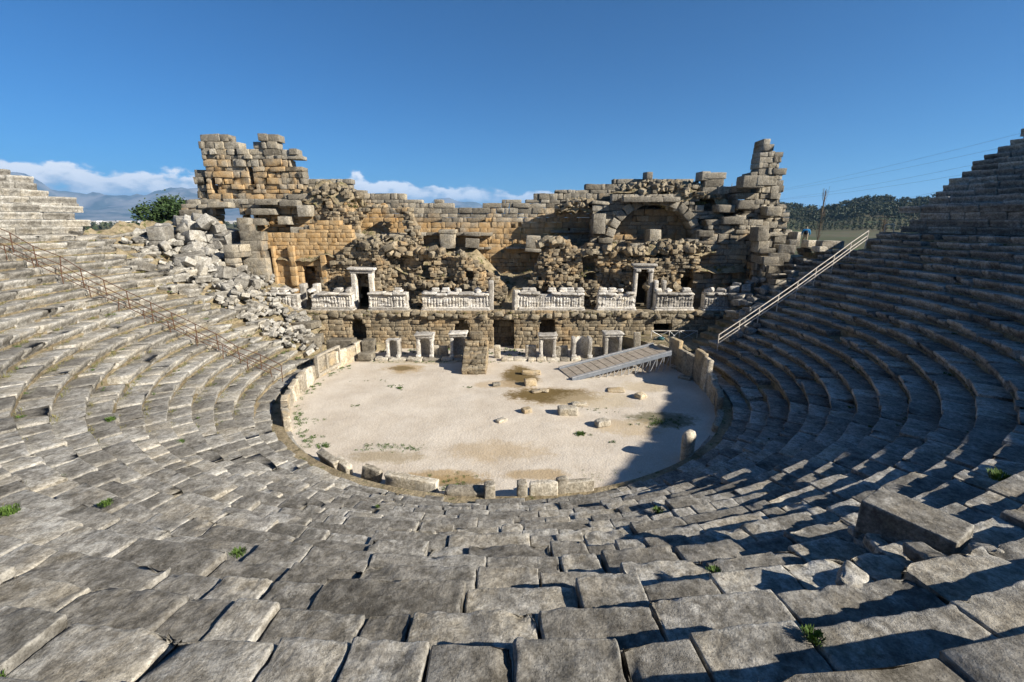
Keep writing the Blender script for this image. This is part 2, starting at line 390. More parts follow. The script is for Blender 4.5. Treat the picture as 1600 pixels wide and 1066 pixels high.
# which show largest: nearest in front of the camera
def inview(p, marg=.12):
    y = p[1] * math.cos(PITCH) - (p[2] - CAMH) * math.sin(PITCH)
    if y < .3: return False
    u = p[0] / y * 711 / 800; v = (p[1] * math.sin(PITCH) + (p[2] - CAMH) * math.cos(PITCH)) / y * 711 / 533
    return abs(u) < 1 + marg and abs(v) < 1 + marg
ids = list(range(len(seat.h)))
vis = sorted([i for i in ids if inview(seat.l[i])], key=lambda i: seat.tag[i][2])
tier = empty('seating_tier', (CX, CY, 0), 'lower tier of weathered grey limestone seats curving round the orchestra', 'seating')
n1 = [i for i in vis[:300] if seat.tag[i][2] < 5.5]; n2 = [i for i in vis[:300] if 5.5 <= seat.tag[i][2] < 9]; n3 = [i for i in vis[:300] if seat.tag[i][2] >= 9]
seat.singles('seat_block', n1, M_SEAT, tier, (34, 22, 11), .13, 1.9, .016)
seat.singles('seat_block', n2, M_SEAT, tier, (18, 12, 8), .14, 1.9, .013)
seat.singles('seat_block', n3, M_SEAT, tier, (9, 6, 7), .15, 1.7, .006)
rest = [i for i in ids if i not in set(vis[:300])]
o = child('seat_block_mass', seat.joined('seat_block_mass', rest, (6, 4, 6), .15, 1.8), M_SEAT, tier, (0, 0, 0)); o['kind'] = 'stuff'

# walls behind the gangway and the upper tiers
def ring_wall(name, label, a0, a1, endf, flip):
    st = Stones(); th = empty(name, (*pol(30.4, (a0 + a1) / 2), 8.9), label, 'seating')
    for c in range(4):
        z = 8.95 + .46 * c; a = a0
        while a < a1:
            w = random.choice((.9, 1.2, 1.5, 1.9)); da = math.degrees(w / 30.3); am = a + da / 2; a += da
            if not endf(30.3, z, am): continue
            x, y = pol(30.55 - (.12 if c == 3 else 0) + random.gauss(0, .03), am); m = rot(R_(am + 90) + random.gauss(0, .012)) @ np.diag([-1., -1., 1.])
            st.add((w / 2 - .012, .35, .225), (x, y, z + .23), m, .03, .022, 0, 0, 'wall_block')
    for k in range(13):
        R = 30.45 + .72 * k; z = 10.9 + .45 * k; a = a0
        while a < a1:
            w = random.choice((.8, 1.0, 1.3, 1.6)); da = math.degrees(w / R); am = a + da / 2; a += da
            if not endf(R, z, am) or (am < -29 and R > 34.8) or (am < -8 and R > 34.2 + .7 * math.sin(am * 1.7) + random.uniform(-.5, .5)): continue  # unseen upper rows left out to let the sun past the rim
            x, y = pol(R + .42 + random.gauss(0, .05), am); m = rot(R_(am + 90) + random.gauss(0, .025), random.gauss(0, .03), random.gauss(0, .02)) @ np.diag([-1., -1., 1.])
            st.add((w / 2 - .012, .45, .27), (x, y, z - .25 + random.gauss(0, .03)), m, .04, .035, 0, 0, 'seat_block')
    ii = [i for i in range(len(st.h)) if inview(st.l[i])]
    for tg in ('wall_block', 'seat_block'):
        jj = [i for i in ii if st.tag[i] == tg][:150]
        if jj: st.singles(tg, jj, M_SEAT, th, (6, 4, 6), .1, 1.8)
    used = set(sum([[i for i in ii if st.tag[i] == tg][:150] for tg in ('wall_block', 'seat_block')], []))
    rr = [i for i in range(len(st.h)) if i not in used]
    if rr:
        o = child('stone_mass', st.joined('stone_mass', rr, (4, 3, 3), .04, 1.8), M_SEAT, th); o['kind'] = 'stuff'
ring_wall('upper_tier', 'dark shaded upper tier of stepped seats beyond the pale handrail', -40, 17, lambda R, z, a: a < 14.6 + random.uniform(-1, .6) + .3 * math.sin(R), 1)
ring_wall('upper_tier', 'ruined sunlit upper tier and gangway wall above the rusty handrail', 165, 196, lambda R, z, a: a > 167.2 + (R - 30.3) * .55 + random.uniform(-.5, .9) and not (R > 31 and a < 169 and random.random() < .25), -1)
# the unseen rim of the upper tier is shaped for where its shade falls

# ------------------------------------------------------------------ stage building
stage = empty('stage_building', (0, 38, 0), 'ruined stage building of golden ashlar and rubble with broken towers', 'ruin')
PARTS = {}
ALL = []                                   # (stones, index, wall part, px size) for picking the largest
def prof_fn(P, Y):
    xs = []; zs = []
    for px, py in P: x, z = at(px, py, Y); xs.append(x); zs.append(z)
    for i in range(1, len(xs)):
        if xs[i] <= xs[i-1]: xs[i] = xs[i-1] + .01
    return np.array(xs), np.array(zs)
def hole_iv(hs, z):
    out = []
    for x0, x1, z0, z1, arch in hs:
        if z < z0 or z > z1: continue
        if arch:
            r = (x1 - x0) / 2; zs = z1 - r
            if z > zs:
                hw = math.sqrt(max(0, r * r - (z - zs) ** 2)); c = (x0 + x1) / 2; out.append((c - hw, c + hw)); continue
        out.append((x0, x1))
    return out
def hpx(px0, px1, py0, py1, Y, arch=True):
    x0, z1 = at(px0, py0, Y); x1, _ = at(px1, py0, Y); _, z0 = at((px0 + px1) / 2, py1, Y); return (x0, x1, z0, z1, arch)
def wall(part, Y, P, zbot, bl=.9, ch=.45, dep=.45, gold=.3, amp=.03, jit=.04, holes=(), rag=.12, mat=None, r=.035, ang=0., axisY=None, proud=.0, world=None, goldtop=True):
    st = Stones(); mat = mat or M_WALL
    if world is not None: xs, zs = np.array([p[0] for p in world], float), np.array([p[1] for p in world], float)
    else: xs, zs = prof_fn(P, Y)
    z = zbot
    while z < zs.max():
        h = ch * random.uniform(.68, 1.36); zm = z + h / 2; x = xs[0] - random.uniform(0, bl * .3)
        iv = hole_iv(holes, zm)
        while x < xs[-1]:
            w = bl * random.choice((.4, .6, .8, 1., 1.3, 1.8)) * random.uniform(.85, 1.15); a, b = x, x + w; x = b
            segs = [(max(a, xs[0] - .12), min(b, xs[-1] + .12))]
            for h0, h1 in iv:
                ns = []
                for s0, s1 in segs:
                    if s1 <= h0 or s0 >= h1: ns.append((s0, s1))
                    else:
                        if s0 < h0: ns.append((s0, h0))
                        if s1 > h1: ns.append((h1, s1))
                segs = ns
            for s0, s1 in segs:
                if s1 - s0 < .08: continue
                xm = (s0 + s1) / 2; top = np.interp(xm, xs, zs) + ch * .35
                if zm > top + random.uniform(-rag, rag): continue
                near = top - zm
                if near < ch * 1.2 and random.random() < rag * .9: continue
                g = gold * random.uniform(.8, 1.12)
                if xm > 5: g *= .55
                if goldtop: g *= min(1, max(.05, near / 2.2))
                j = random.gauss(0, jit) + (random.random() < .05) * -jit * 3
                hw = (s1 - s0) / 2 - random.uniform(.001, .007)
                m = rot(random.gauss(0, .03) * jit / .04, random.gauss(0, .02) * jit / .04, random.gauss(0, .02) * jit / .04)
                loc = (xm, Y + dep + j - proud, zm)
                if axisY is not None:
                    m = rot(axisY[1]) @ m; c_, s_ = math.cos(axisY[1]), math.sin(axisY[1])
                    lx, ly = xm, dep + j; loc = (axisY[0] + c_ * lx - s_ * ly, Y + s_ * lx + c_ * ly, zm)
                st.add((hw, dep, h / 2 - random.uniform(.001, .006)), loc, m, r * random.uniform(.35, 1.), amp * random.uniform(.6, 1.5), g, 0, part)
        z += h
    p = PARTS.get(part)
    if p is None:
        p = PARTS[part] = child(part, None, None, stage, (0, Y, 0))
    for i in range(len(st.h)): ALL.append((st, i, p, mat))
    return st
def core(part, Y, P, zbot, holes=(), cell=.3, relief=.32, spur=.5, gold=.35, seed=1, zig=.35, lean=.5):
    xs, zs = prof_fn(P, Y); st = .05; X = np.arange(xs[0], xs[-1], st); Zt = zs.max() + .6; Z = np.arange(zbot, Zt, st)
    U, V_ = np.meshgrid(X, Z, indexing='ij')
    wx = U + .12 * vn(np.stack([U * 2.2, V_ * 2.2, 0 * U + seed], -1), 1); wz = V_ * 1.15 + .12 * vn(np.stack([U * 2.2, V_ * 2.2, 0 * U + seed + 9], -1), 2)
    f1 = np.full(U.shape, 9.); f2 = f1.copy(); idv = np.zeros(U.shape); cx = np.floor(wx / cell).astype(np.int64); cz = np.floor(wz / cell).astype(np.int64)
    for di in (-1, 0, 1):
        for dj in (-1, 0, 1):
            a, b = cx + di, cz + dj; jx = (_h(a, b, 0 * a + 1, seed) * .4 + .5 + a) * cell; jz = (_h(a, b, 0 * a + 2, seed) * .4 + .5 + b) * cell; d = np.hypot(wx - jx, wz - jz)
            n = d < f1; f2 = np.where(n, f1, np.minimum(f2, d)); idv = np.where(n, _h(a, b, 0 * a + 3, seed), idv); f1 = np.where(n, d, f1)
    edge = np.clip((f2 - f1) / (cell * .16), 0, 1)
    top = np.interp(U, xs, zs) + zig * fbm(np.stack([U * 1.3, 0 * U, 0 * U + seed], -1), 4, 3)
    big = fbm(np.stack([U * .55, V_ * .4, 0 * U + seed * 3.], -1), 4, 11)
    D = -.12 + relief * .3 * edge * idv + spur * np.round(big * 3.2) / 3.2 * .6 + spur * big * .4 + .05 * fbm(np.stack([U * 5, V_ * 5, 0 * U], -1), 2, 5)
    Yv = Y + .25 - D + np.clip(V_ - top + .7, 0, 2) ** 1.6 * lean
    keep = V_ < top + .02
    for i, z in enumerate(Z):
        for h0, h1 in hole_iv(holes, z): keep[(X > h0) & (X < h1), i] = False
    idx = np.arange(U.size).reshape(U.shape); k4 = keep[:-1,:-1] & keep[1:,:-1] & keep[1:,1:] & keep[:-1,1:]
    F = np.stack([idx[:-1,:-1], idx[1:,:-1], idx[1:,1:], idx[:-1,1:]], 2)[k4]
    V = np.stack([U, Yv, V_], -1).reshape(-1, 3); us = np.unique(F); re = np.zeros(U.size, np.int64); re[us] = np.arange(len(us))
    # thickness: a second skin behind the face
    Vf = V[us]; Fb = re[F]; n = len(us); Vb = Vf.copy(); Vb[:, 1] += .55
    t = np.stack([idv.ravel()[us] * .5 + .5, gold * (.6 + .8 * (big.ravel()[us] * .5 + .5)), 0 * us, 0 * us + 1.], -1)
    p = PARTS.get(part)
    if p is None: p = PARTS[part] = child(part, None, None, stage, (0, Y, 0))
    stn = Stones(); bgi = lambda x, z: float(fbm(np.array([[x * .55, z * .4, seed * 3.]]), 4, 11)[0]); z = zbot
    while z < Zt:
        h = random.uniform(.17, .32); x = xs[0]
        while x < xs[-1]:
            w = random.uniform(.2, .55); xm, zm = x + w / 2, z + h / 2; x += w
            tp = float(np.interp(xm, xs, zs) + zig * fbm(np.array([[xm * 1.3, 0, seed]]), 4, 3)[0])
            if zm > tp or random.random() < .1 or any(a - .03 < xm < b + .03 for a, b in hole_iv(holes, zm)): continue
            bb = bgi(xm, zm); yy = Y + .25 - spur * (round(bb * 3.2) / 3.2 * .6 + bb * .4) + max(0, zm - tp + .7) ** 1.6 * lean
            stn.add((w / 2 + .01, .26, h / 2 + .005), (xm, yy + .1 + random.gauss(0, .06), zm), rot(random.gauss(0, .1), random.gauss(0, .08), random.gauss(0, .07)), .018, .035, gold * random.uniform(.6, 1.2), 0, part)
        z += h
    for i in range(len(stn.h)): ALL.append((stn, i, p, M_RUB))
    ed = {}
    for q in Fb:
        for a, b in ((q[0], q[1]), (q[1], q[2]), (q[2], q[3]), (q[3], q[0])):
            if (b, a) in ed: del ed[(b, a)]
            else: ed[(a, b)] = 1
    rim = np.array([(b, a, a + n, b + n) for a, b in ed], np.int64)
    o = child('rubble_core', mesh('rubble_core', np.concatenate([Vf, Vb]), np.concatenate([Fb, Fb[:, ::-1] + n, rim]), np.concatenate([t, t]), False), M_RUB, p); o['kind'] = 'stuff'
BY = 41.0
# back wall with its stepped broken crest
wall('rear_wall', BY, [(472,280),(545,281),(547,294),(577,296),(580,304),(638,305),(645,316),(694,318),(712,325),(755,325),(758,317),(834,318),(837,308),(872,308),(875,300),(914,300),(918,293),(945,292),(947,285),(960,284),(962,278),(1085,280),(1087,292),(1110,296),(1140,300),(1150,320)],
     4.6, .85, .38, .5, .75, .02, .028, [hpx(590,606,362,395,BY)], .06)
# cornice courses on the back wall
def course(part, Y, px0, px1, py, h=.28, d=.35, mat=None, bl=1.6, gold=.1):
    x0, z = at(px0, py, Y); x1, _ = at(px1, py, Y); st = Stones(); x = x0
    while x < x1 - .2:
        w = min(bl * random.uniform(.6, 1.4), x1 - x)
        st.add((w / 2 - .01, d, h / 2), (x + w / 2, Y + random.gauss(0, .03), z + random.gauss(0, .015)), rot(0, random.gauss(0, .02)), .03, .025, gold, 0, part); x += w
    p = PARTS[part]
    for i in range(len(st.h)): ALL.append((st, i, p, mat or M_WALL))
course('rear_wall', BY - .15, 572, 770, 366); course('rear_wall', BY - .1, 660, 768, 388, .2, .3); course('rear_wall', BY - .15, 790, 835, 388, .2, .3); course('rear_wall', BY - .1, 860, 960, 362, .22)
def chunk(part, px, py, Y, w, h, d=.5, gold=.1, tilt=.0, mat=None, amp=.04, yaw=0.):
    x, z = at(px, py, Y); st = Stones(); st.add((w / 2, d, h / 2), (x, Y, z), rot(yaw + random.gauss(0, .06), random.gauss(0, .04), tilt), .05, amp, gold, 0, part)
    ALL.append((st, 0, PARTS[part], mat or M_WALL))
for a in [(700,377,40.2,1.3,1.2),(738,380,40.2,1.2,.8),(738,366,40.3,1.4,.35),(700,362,40.3,1.5,.35),(833,378,40.0,1.2,1.0),(833,391,39.9,1.4,.3),(876,379,39.6,1.2,1.1),(878,391,39.5,1.5,.35),(857,377,40.2,.8,.9),(625,372,39.4,1.7,.6),(618,382,39.3,1.4,.5),(552,367,39.2,1.6,.9)]:
    chunk('rear_wall', *a, tilt=random.gauss(0, .05) + (.5 if a[0] == 552 else 0))
# left tower
wall('tower', 39.6, [(313,220),(330,219),(331,211),(349,211),(351,221),(361,226),(366,244),(372,244),(373,230),(383,230),(385,244),(401,241),(404,218),(430,219),(434,230),(452,233),(463,244),(469,265),(474,292)],
     at(400,316,39.6)[1] - .3, 0.78, .44, .55, .6, .03, .06, [hpx(328,336,274,304,39.6,False), hpx(452,462,246,256,39.6), hpx(386,394,262,286,39.6,False)], .1)
wall('tower', 40.5, [(345,262),(372,250),(400,250),(440,252),(468,270)], at(400,316,40.5)[1], .9, .5, .4, .8, .05, .06)
wall('tower', 39.9, [(304,268),(317,266),(318,300)], at(310,315,39.9)[1] - .3, .9, .6, .5, .3, .06, .08)
wall('tower', 38.9, [(284,318),(297,312),(336,312),(375,314),(382,306),(402,314),(440,310),(468,306),(486,306),(492,330),(500,345)], 4.0, .9, .42, .6, .85, .03, .055,
     [hpx(334,376,320,362,38.9), hpx(380,398,333,366,38.9,False)], .1)
for a in [(302,333,38.5,1.6,.5),(322,346,38.5,1.5,.5),(346,321,38.5,1.8,.45),(303,348,38.4,1.3,.45),(420,316,38.5,1.8,.45),(455,318,38.5,1.5,.5),(408,347,38.2,.8,.55),(447,345,38.1,.9,.65),(385,350,37.6,1.0,.9),(415,331,38.4,1.9,.5),(478,330,38.4,1.0,.9),(470,360,38.2,1.3,.5),(487,357,38.2,.8,.5)]:
    chunk('tower', *a, d=.5, gold=.05)
# stone jamb pillar and lit side wall of the tower
wall('wing_wall', 37.6, [(384,372),(478,362),(500,348),(540,352),(548,372)], 2.7, .8, .36, .4, 1., .015, .015, [hpx(470,497,414,492,37.6), hpx(383,392,405,425,37.6)], .06, goldtop=False)
for px0, px1, py0, py1 in [(410,417,400,447),(449,458,394,447),(424,428,402,447),(500,508,410,447)]:
    st = Stones(); x0, z1 = at(px0, py0, 37.2); x1, _ = at(px1, py0, 37.2); _, z0 = at(px0, py1, 37.2)
    z = z0
    while z < z1:
        h = random.uniform(.5, .9); st.add(((x1 - x0) / 2, .3, h / 2 - .01), ((x0 + x1) / 2, 37.55, z + h / 2), None, .02, .015, .8, 0, 'p'); z += h
    for i in range(len(st.h)): ALL.append((st, i, PARTS['wing_wall'], M_WALL))
wall('wing_wall', 36.6, [(374,352),(395,352),(397,372),(409,378),(411,392)], 2.7, .95, .75, .5, .25, .02, .015, [], .02, goldtop=False)
wall('wing_wall', 35.2, None, 2.0, .9, .45, .4, .55, .03, .03, [(.4, 1.5, 2, 7.2, True)], .08, axisY=(-20.9, R_(82)), world=[(-.3, 7.6), (1.6, 7.9), (2.9, 8.4)])
# rubble core left of centre with the sprung vault
core('vault_ruin', 38.7, [(470,300),(500,302),(528,316),(548,326),(560,330),(590,322),(610,318),(640,330),(650,352),(655,372)], 5.2, [hpx(557,632,323,398,38.7)], .27, .3, .4, .4, 3)
core('vault_ruin', 37.9, [(486,372),(520,352),(548,365),(556,384),(600,392)], 4.5, [], .27, .3, .45, .4, 4)
# rubble front between the doors
D1 = hpx(556,580,424,488,37.0,False); D2 = hpx(994,1017,420,488,37.0,False); D3 = hpx(912,933,394,438,37.0,True)
core('rubble_front', 37.0, [(498,432),(512,412),(545,388),(600,378),(622,384),(640,382),(650,390),(690,398),(720,402),(745,404),(752,412),(762,428),(775,440),(790,452)], 2.7, [D1, hpx(656,672,410,440,37.0,False), hpx(728,740,422,438,37.0)], .29, .38, .55, .4, 5)
core('rubble_front', 37.0, [(826,446),(836,420),(842,398),(856,380),(880,374),(905,390),(930,388),(960,395),(990,400),(1035,400),(1058,394),(1075,388),(1088,392)], 2.7, [D2, D3, hpx(1068,1090,418,492,37.0)], .29, .38, .55, .4, 6)
wall('rubble_front', 38.2, [(912,392),(933,392)], 3.5, .8, .45, .3, .6, .02, .03, [], 0, M_RUB)
# heaps projecting in front of that core, broken into spurs
for (px, py, sx, sz, n) in [(665,395,5,.5,22),(600,385,3,.6,16),(860,380,2,.6,12),(960,392,4.5,.6,24),(1050,392,3,.6,16),(880,446,3.6,.3,14),(690,446,5,.3,18),(1040,446,3,.3,10)]:
    st = Stones(); x, z = at(px, py, 36.9)
    for q in range(n):
        s = random.uniform(.1, .3); st.add((s * random.uniform(.8, 1.5), s, s * random.uniform(.6, 1)), (x + random.uniform(-1, 1) * sx / 2 * 1.2, 36.9 + random.uniform(-.25, .3), max(2.9, z + random.uniform(-1, 1) * sz / 2)), rot(random.random() * 6, random.gauss(0, .3), random.gauss(0, .3)), .03, .06, .3, 0, 'x')
    for i in range(len(st.h)): ALL.append((st, i, PARTS['rubble_front'], M_RUB))
# right: vaulted recess, wing and tower
wall('vaulted_wall', 38.8, [(928,322),(940,308),(960,304),(1068,306),(1080,298),(1092,318),(1120,332),(1130,352)], 5.2, .85, .4, .7, .5, .03, .06, [hpx(958,1090,318,392,38.8)], .12)
wall('vaulted_wall', 40.3, [(945,330),(1100,330)], 5.0, .9, .4, .3, .9, .02, .025, [], 0, goldtop=False)
# ring stones of the recess arch
x0, z1 = at(958, 318, 38.8); x1, _ = at(1090, 318, 38.8); rr_ = (x1 - x0) / 2; st = Stones()
for q in range(15):
    t = math.pi * (q + .5) / 15; st.add((.36, .8, rr_ * math.pi / 30 - .02), ((x0 + x1) / 2 + math.cos(t) * (rr_ + .28), 39.4, z1 - rr_ + math.sin(t) * (rr_ + .28)), rot(0, 0, -t), .05, .04, .15, 0, 'v')
for i in range(len(st.h)): ALL.append((st, i, PARTS['vaulted_wall'], M_WALL))
course('vaulted_wall', 38.3, 972, 1060, 312, .4, .55, None, 2.6, 0.)
for a in [(1015,384,38.2,.9,.5),(1020,372,38.9,1.0,1.4),(995,384,38.2,1.2,.4),(1050,393,37.9,1.4,.5),(1078,380,38.2,.9,.7),(1113,276,39.3,1.8,.5),(1112,288,39.3,1.5,.6),(1110,300,39.2,1.7,.6),(1098,276,39.3,.7,.7),(1012,275,40.8,.55,.6),(1125,298,39.2,1.0,.6),(935,350,38.4,1.0,1.6),(1100,365,38.2,1.2,.5)]: chunk('vaulted_wall', *a, d=.6, gold=.05)
wall('wing_wall', 37.9, [(1090,372),(1100,352),(1120,348),(1152,340),(1192,346),(1200,372)], 2.7, .8, .38, .5, .8, .03, .05, [hpx(1168,1186,395,430,37.9)], .12)
wall('tower', 38.8, [(1148,330),(1152,296),(1160,283),(1176,276),(1186,276),(1188,286),(1222,290),(1226,330),(1228,360)], 3.2, .8, .42, .8, .45, .035, .07, [hpx(1176,1187,285,306,38.8,False), hpx(1148,1170,312,326,38.8,False)], .12)
wall('tower', 39.0, [(1191,236),(1194,220),(1209,220),(1211,232),(1213,234),(1222,236),(1223,290)], at(1200,300,39.0)[1], .6, .38, .7, .12, .03, .03, [], .04)
wall('tower', 33.0, None, 2.2, .95, .46, .6, .55, .05, .06, [(2.0, 3.6, 2.2, 6.4, True)], .15, axisY=(20.4, R_(88)), world=[(-.3, 4.6), (1.5, 6.2), (2.6, 7.2), (4.5, 8.6), (6.2, 9.6)])
for a in [(1172,285,38.0,1.7,.9),(1192,284,38.0,1.6,.7),(1186,366,36.6,.9,1.1),(1187,385,36.6,.85,.9),(1160,320,38.2,1.3,.7),(1142,345,38.0,1.6,.6),(1130,326,38.4,1.4,.6),(1205,330,38.2,1.2,.7)]: chunk('tower', *a, d=.6, gold=.05)
# podium below the reliefs
PY = 34.7
wall('podium_wall', PY, [(420,488),(1152,488)], -.3, .55, .27, .4, .4, .02, .025, [hpx(546,570,500,548,PY), hpx(709,733,502,552,PY), hpx(771,803,498,552,PY,False), hpx(843,868,498,535,PY), hpx(1022,1050,508,540,PY,False)], 0, M_RUB, .04, goldtop=False)
wall('podium_wall', 36.2, [(540,500),(880,500)], -.3, .7, .4, .3, .3, .03, .03, [], 0, M_RUB)
PZ = at(800, 488, PY)[1]
st = Stones(); x = at(425, 488, PY)[0]
while x < at(1150, 488, PY)[0]:
    w = random.uniform(.4, .9); st.add((w / 2 - .015, random.uniform(.25, .45), random.uniform(.12, .22)), (x + w / 2, PY + .15 + random.gauss(0, .1), PZ - .3 + random.gauss(0, .09)), rot(random.gauss(0, .15), random.gauss(0, .15), random.gauss(0, .15)), .08, .07, .25, 0, 'x'); x += w
for i in range(len(st.h)): ALL.append((st, i, PARTS['podium_wall'], M_RUB))
# choose the stones that show largest as objects of their own, the rest joined per part
def pxsize(st, i):
    l = st.l[i]; return st.h[i][0] * st.h[i][2] / (l[1] ** 2) * (1.5 if st.r[i] > .02 else 1)
order = sorted(range(len(ALL)), key=lambda q: -pxsize(ALL[q][0], ALL[q][1]))
big = set(order[:300]); mass = {}
for q, (st, i, p, mat) in enumerate(ALL):
    if q in big: st.singles('stone_block', [i], mat, p, (5, 4, 4), 0, 2.2)
    else: mass.setdefault((p.name, mat.name), []).append(q)
for (pn, mn), L in mass.items():
    V = []; F = []; T = []; o_ = 0; by = {}
    for q in L: by.setdefault(id(ALL[q][0]), []).append(q)
    for qs in by.values():
        st = ALL[qs[0]][0]; ii = [ALL[q][1] for q in qs]; Vw, loc, Fq = st.verts(ii, (4, 3, 3) if mn == 'wall_stone' else (4, 4, 4), 0, 2.4); k = Vw.shape[1]
        V.append((Vw + loc[:, None]).reshape(-1, 3)); F.append((Fq[None] + (np.arange(len(ii)) * k)[:, None, None]).reshape(-1, 4) + o_)
        T.append(np.repeat(np.array([st.t[i] for i in ii]), k, axis=0)); o_ += len(ii) * k
    o = child('masonry', mesh('masonry', np.concatenate(V), np.concatenate(F), np.concatenate(T), True), bpy.data.materials[mn], bpy.data.objects[pn]); o['kind'] = 'stuff'
child('foundation_wall', boxes('foundation_wall', [((-1.5, 41.6, 1.0), (23, .35, 4.2), None), ((-1.5, 39.3, -.2), (21, .2, 3.0), None)]), M_RUB, stage)
# earth and debris filling behind the rubble front, and the podium top
def fill_z(X, Y):
    n = fbm(np.stack([X * .6, Y * .6, 0 * X], -1), 4, 40)
    mid = np.exp(-((X - .6) / 1.7) ** 2)                      # the breach in the middle
    base = 3.2 + np.clip((Y - 37.3) / 3.4, 0, 1) * 2.2 + 2.2 * np.clip((np.abs(X - .6) - 1.6) / 2.2, 0, 1)
    base = np.where(X < -8, base + np.clip((-8 - X) / 4, 0, 1) * 1.4, base); base = np.where(X > 6, base + .3, base)
    return base + n * .35
f = child('rubble_fill', grid('rubble_fill', np.linspace(-19, 19, 130), np.linspace(37.3, 41.2, 30), fill_z), M_SOIL, stage)
f = child('podium_top', grid('podium_top', np.linspace(-19.5, 19.5, 120), np.linspace(PY + .2, 38.2, 14), lambda X, Y: PZ - .14 + .05 * vn(np.stack([X, Y, 0 * X], -1), 3)), M_SOIL, stage)
slope = grid('debris_slope', np.linspace(-1.6, 2.6, 24), np.linspace(36.0, 38.2, 16), lambda X, Y: PZ - .1 + np.clip((Y - 36.1) / 2.0, 0, 1) * 1.9 * np.exp(-((X - .9) / 1.7) ** 2) + .15 * vn(np.stack([X * 2, Y * 2, 0 * X], -1), 3))
child('debris_slope', slope, M_SOIL, stage)
# grassy mound over the right vault and left vault
def mound(name, px, py, Y, sx, sy, sz):
    x, z = at(px, py, Y)
    me = grid(name, np.linspace(-1, 1, 46), np.linspace(-1, 1, 28), lambda X, Y_: np.sqrt(np.clip(1.02 - X**2 - Y_**2, 0, None)) + .4 * fbm(np.stack([X * 3.3, Y_ * 3.3, 0 * X + px], -1), 4, 7))
    co = np.empty(len(me.vertices) * 3, np.float32); me.vertices.foreach_get('co', co); co = co.reshape(-1, 3) * (sx, sy, sz); me.vertices.foreach_set('co', co.ravel()); me.update()
    child(name, me, M_SOIL, stage, (x, Y, z))
    st = Stones()
    for q in range(int(34 * sx)):
        a, b = random.uniform(-.9, .9), random.uniform(-1, .1)
        if a * a + b * b > .95: continue
        s_ = random.uniform(.07, .26); st.add((s_ * random.uniform(1, 1.7), s_, s_ * .75), (x + a * sx, Y + b * sy - .1, z + sz * math.sqrt(1 - a * a - b * b) + random.uniform(-.1, .12)), rot(random.random() * 6, random.gauss(0, .3), random.gauss(0, .3)), .02, .04, .2)
    o = child('mound_stones', st.joined('mound_stones', list(range(len(st.h))), (3, 3, 3), 0, 2.5), M_RUB, stage); o['kind'] = 'stuff'
mound('earth_mound', 1085, 318, 39.6, 2.6, 1.0, 1.3); mound('earth_mound', 1030, 305, 39.9, 4.0, .9, .9); mound('earth_mound', 520, 318, 39.6, 2.6, .9, 1.3); mound('earth_mound', 905, 330, 39.9, 2.0, .8, .8)
mound('earth_mound', 1050, 395, 37.9, 3.2, 1.0, .8); mound('earth_mound', 600, 385, 38.0, 2.6, 1.0, .7)
# marble door frames
def frame(px0, px1, py0, py1, Y, jw=.28, d=.3, cap=True, cols=False):
    x0, z1 = at(px0, py0, Y); x1, _ = at(px1, py0, Y); z0 = PZ - .1; df = child('door_frame', None, None, stage, ((x0 + x1) / 2, Y, z0)); pw = parent_world(df)
    for x in (x0 + jw / 2, x1 - jw / 2):
        st = Stones(); st.add((jw / 2, d, (z1 - z0) / 2), (x, Y, (z0 + z1) / 2), rot(random.gauss(0, .01), random.gauss(0, .006), random.gauss(0, .01)), .04 if not cols else .12, .012); st.singles('jamb', [0], M_MARBLE, df, (5, 5, 12), 0, 3)
    if cap:
        st = Stones(); st.add(((x1 - x0) / 2 + .02, d + .03, .13), ((x0 + x1) / 2, Y, z1 + .14)); st.add(((x1 - x0) / 2 + .2, d + .16, .1), ((x0 + x1) / 2, Y - .02, z1 + .36), rot(0, 0, .02), .04, .03); st.singles('lintel', [0, 1], M_MARBLE, df, (8, 4, 4), 0, 3)
frame(549, 584, 427, 488, 36.5, .38); frame(990, 1021, 421, 488, 36.5, .34, .2, True, True)
frame(470, 499, 443, 488, 36.4, .42, .35, False); frame(1022, 1040, 438, 490, 36.4, .3, .3, False)
st = Stones()
for px, z in [(996, .0), (1016, 0)]:
    x, z1 = at(px, 421, 36.5); st.add((.24, .24, .12), (x, 36.45, z1 - .1), None, .06, .05)
st.singles('capital', [0, 1], M_MARBLE, stage, (6, 6, 4), 0, 5)

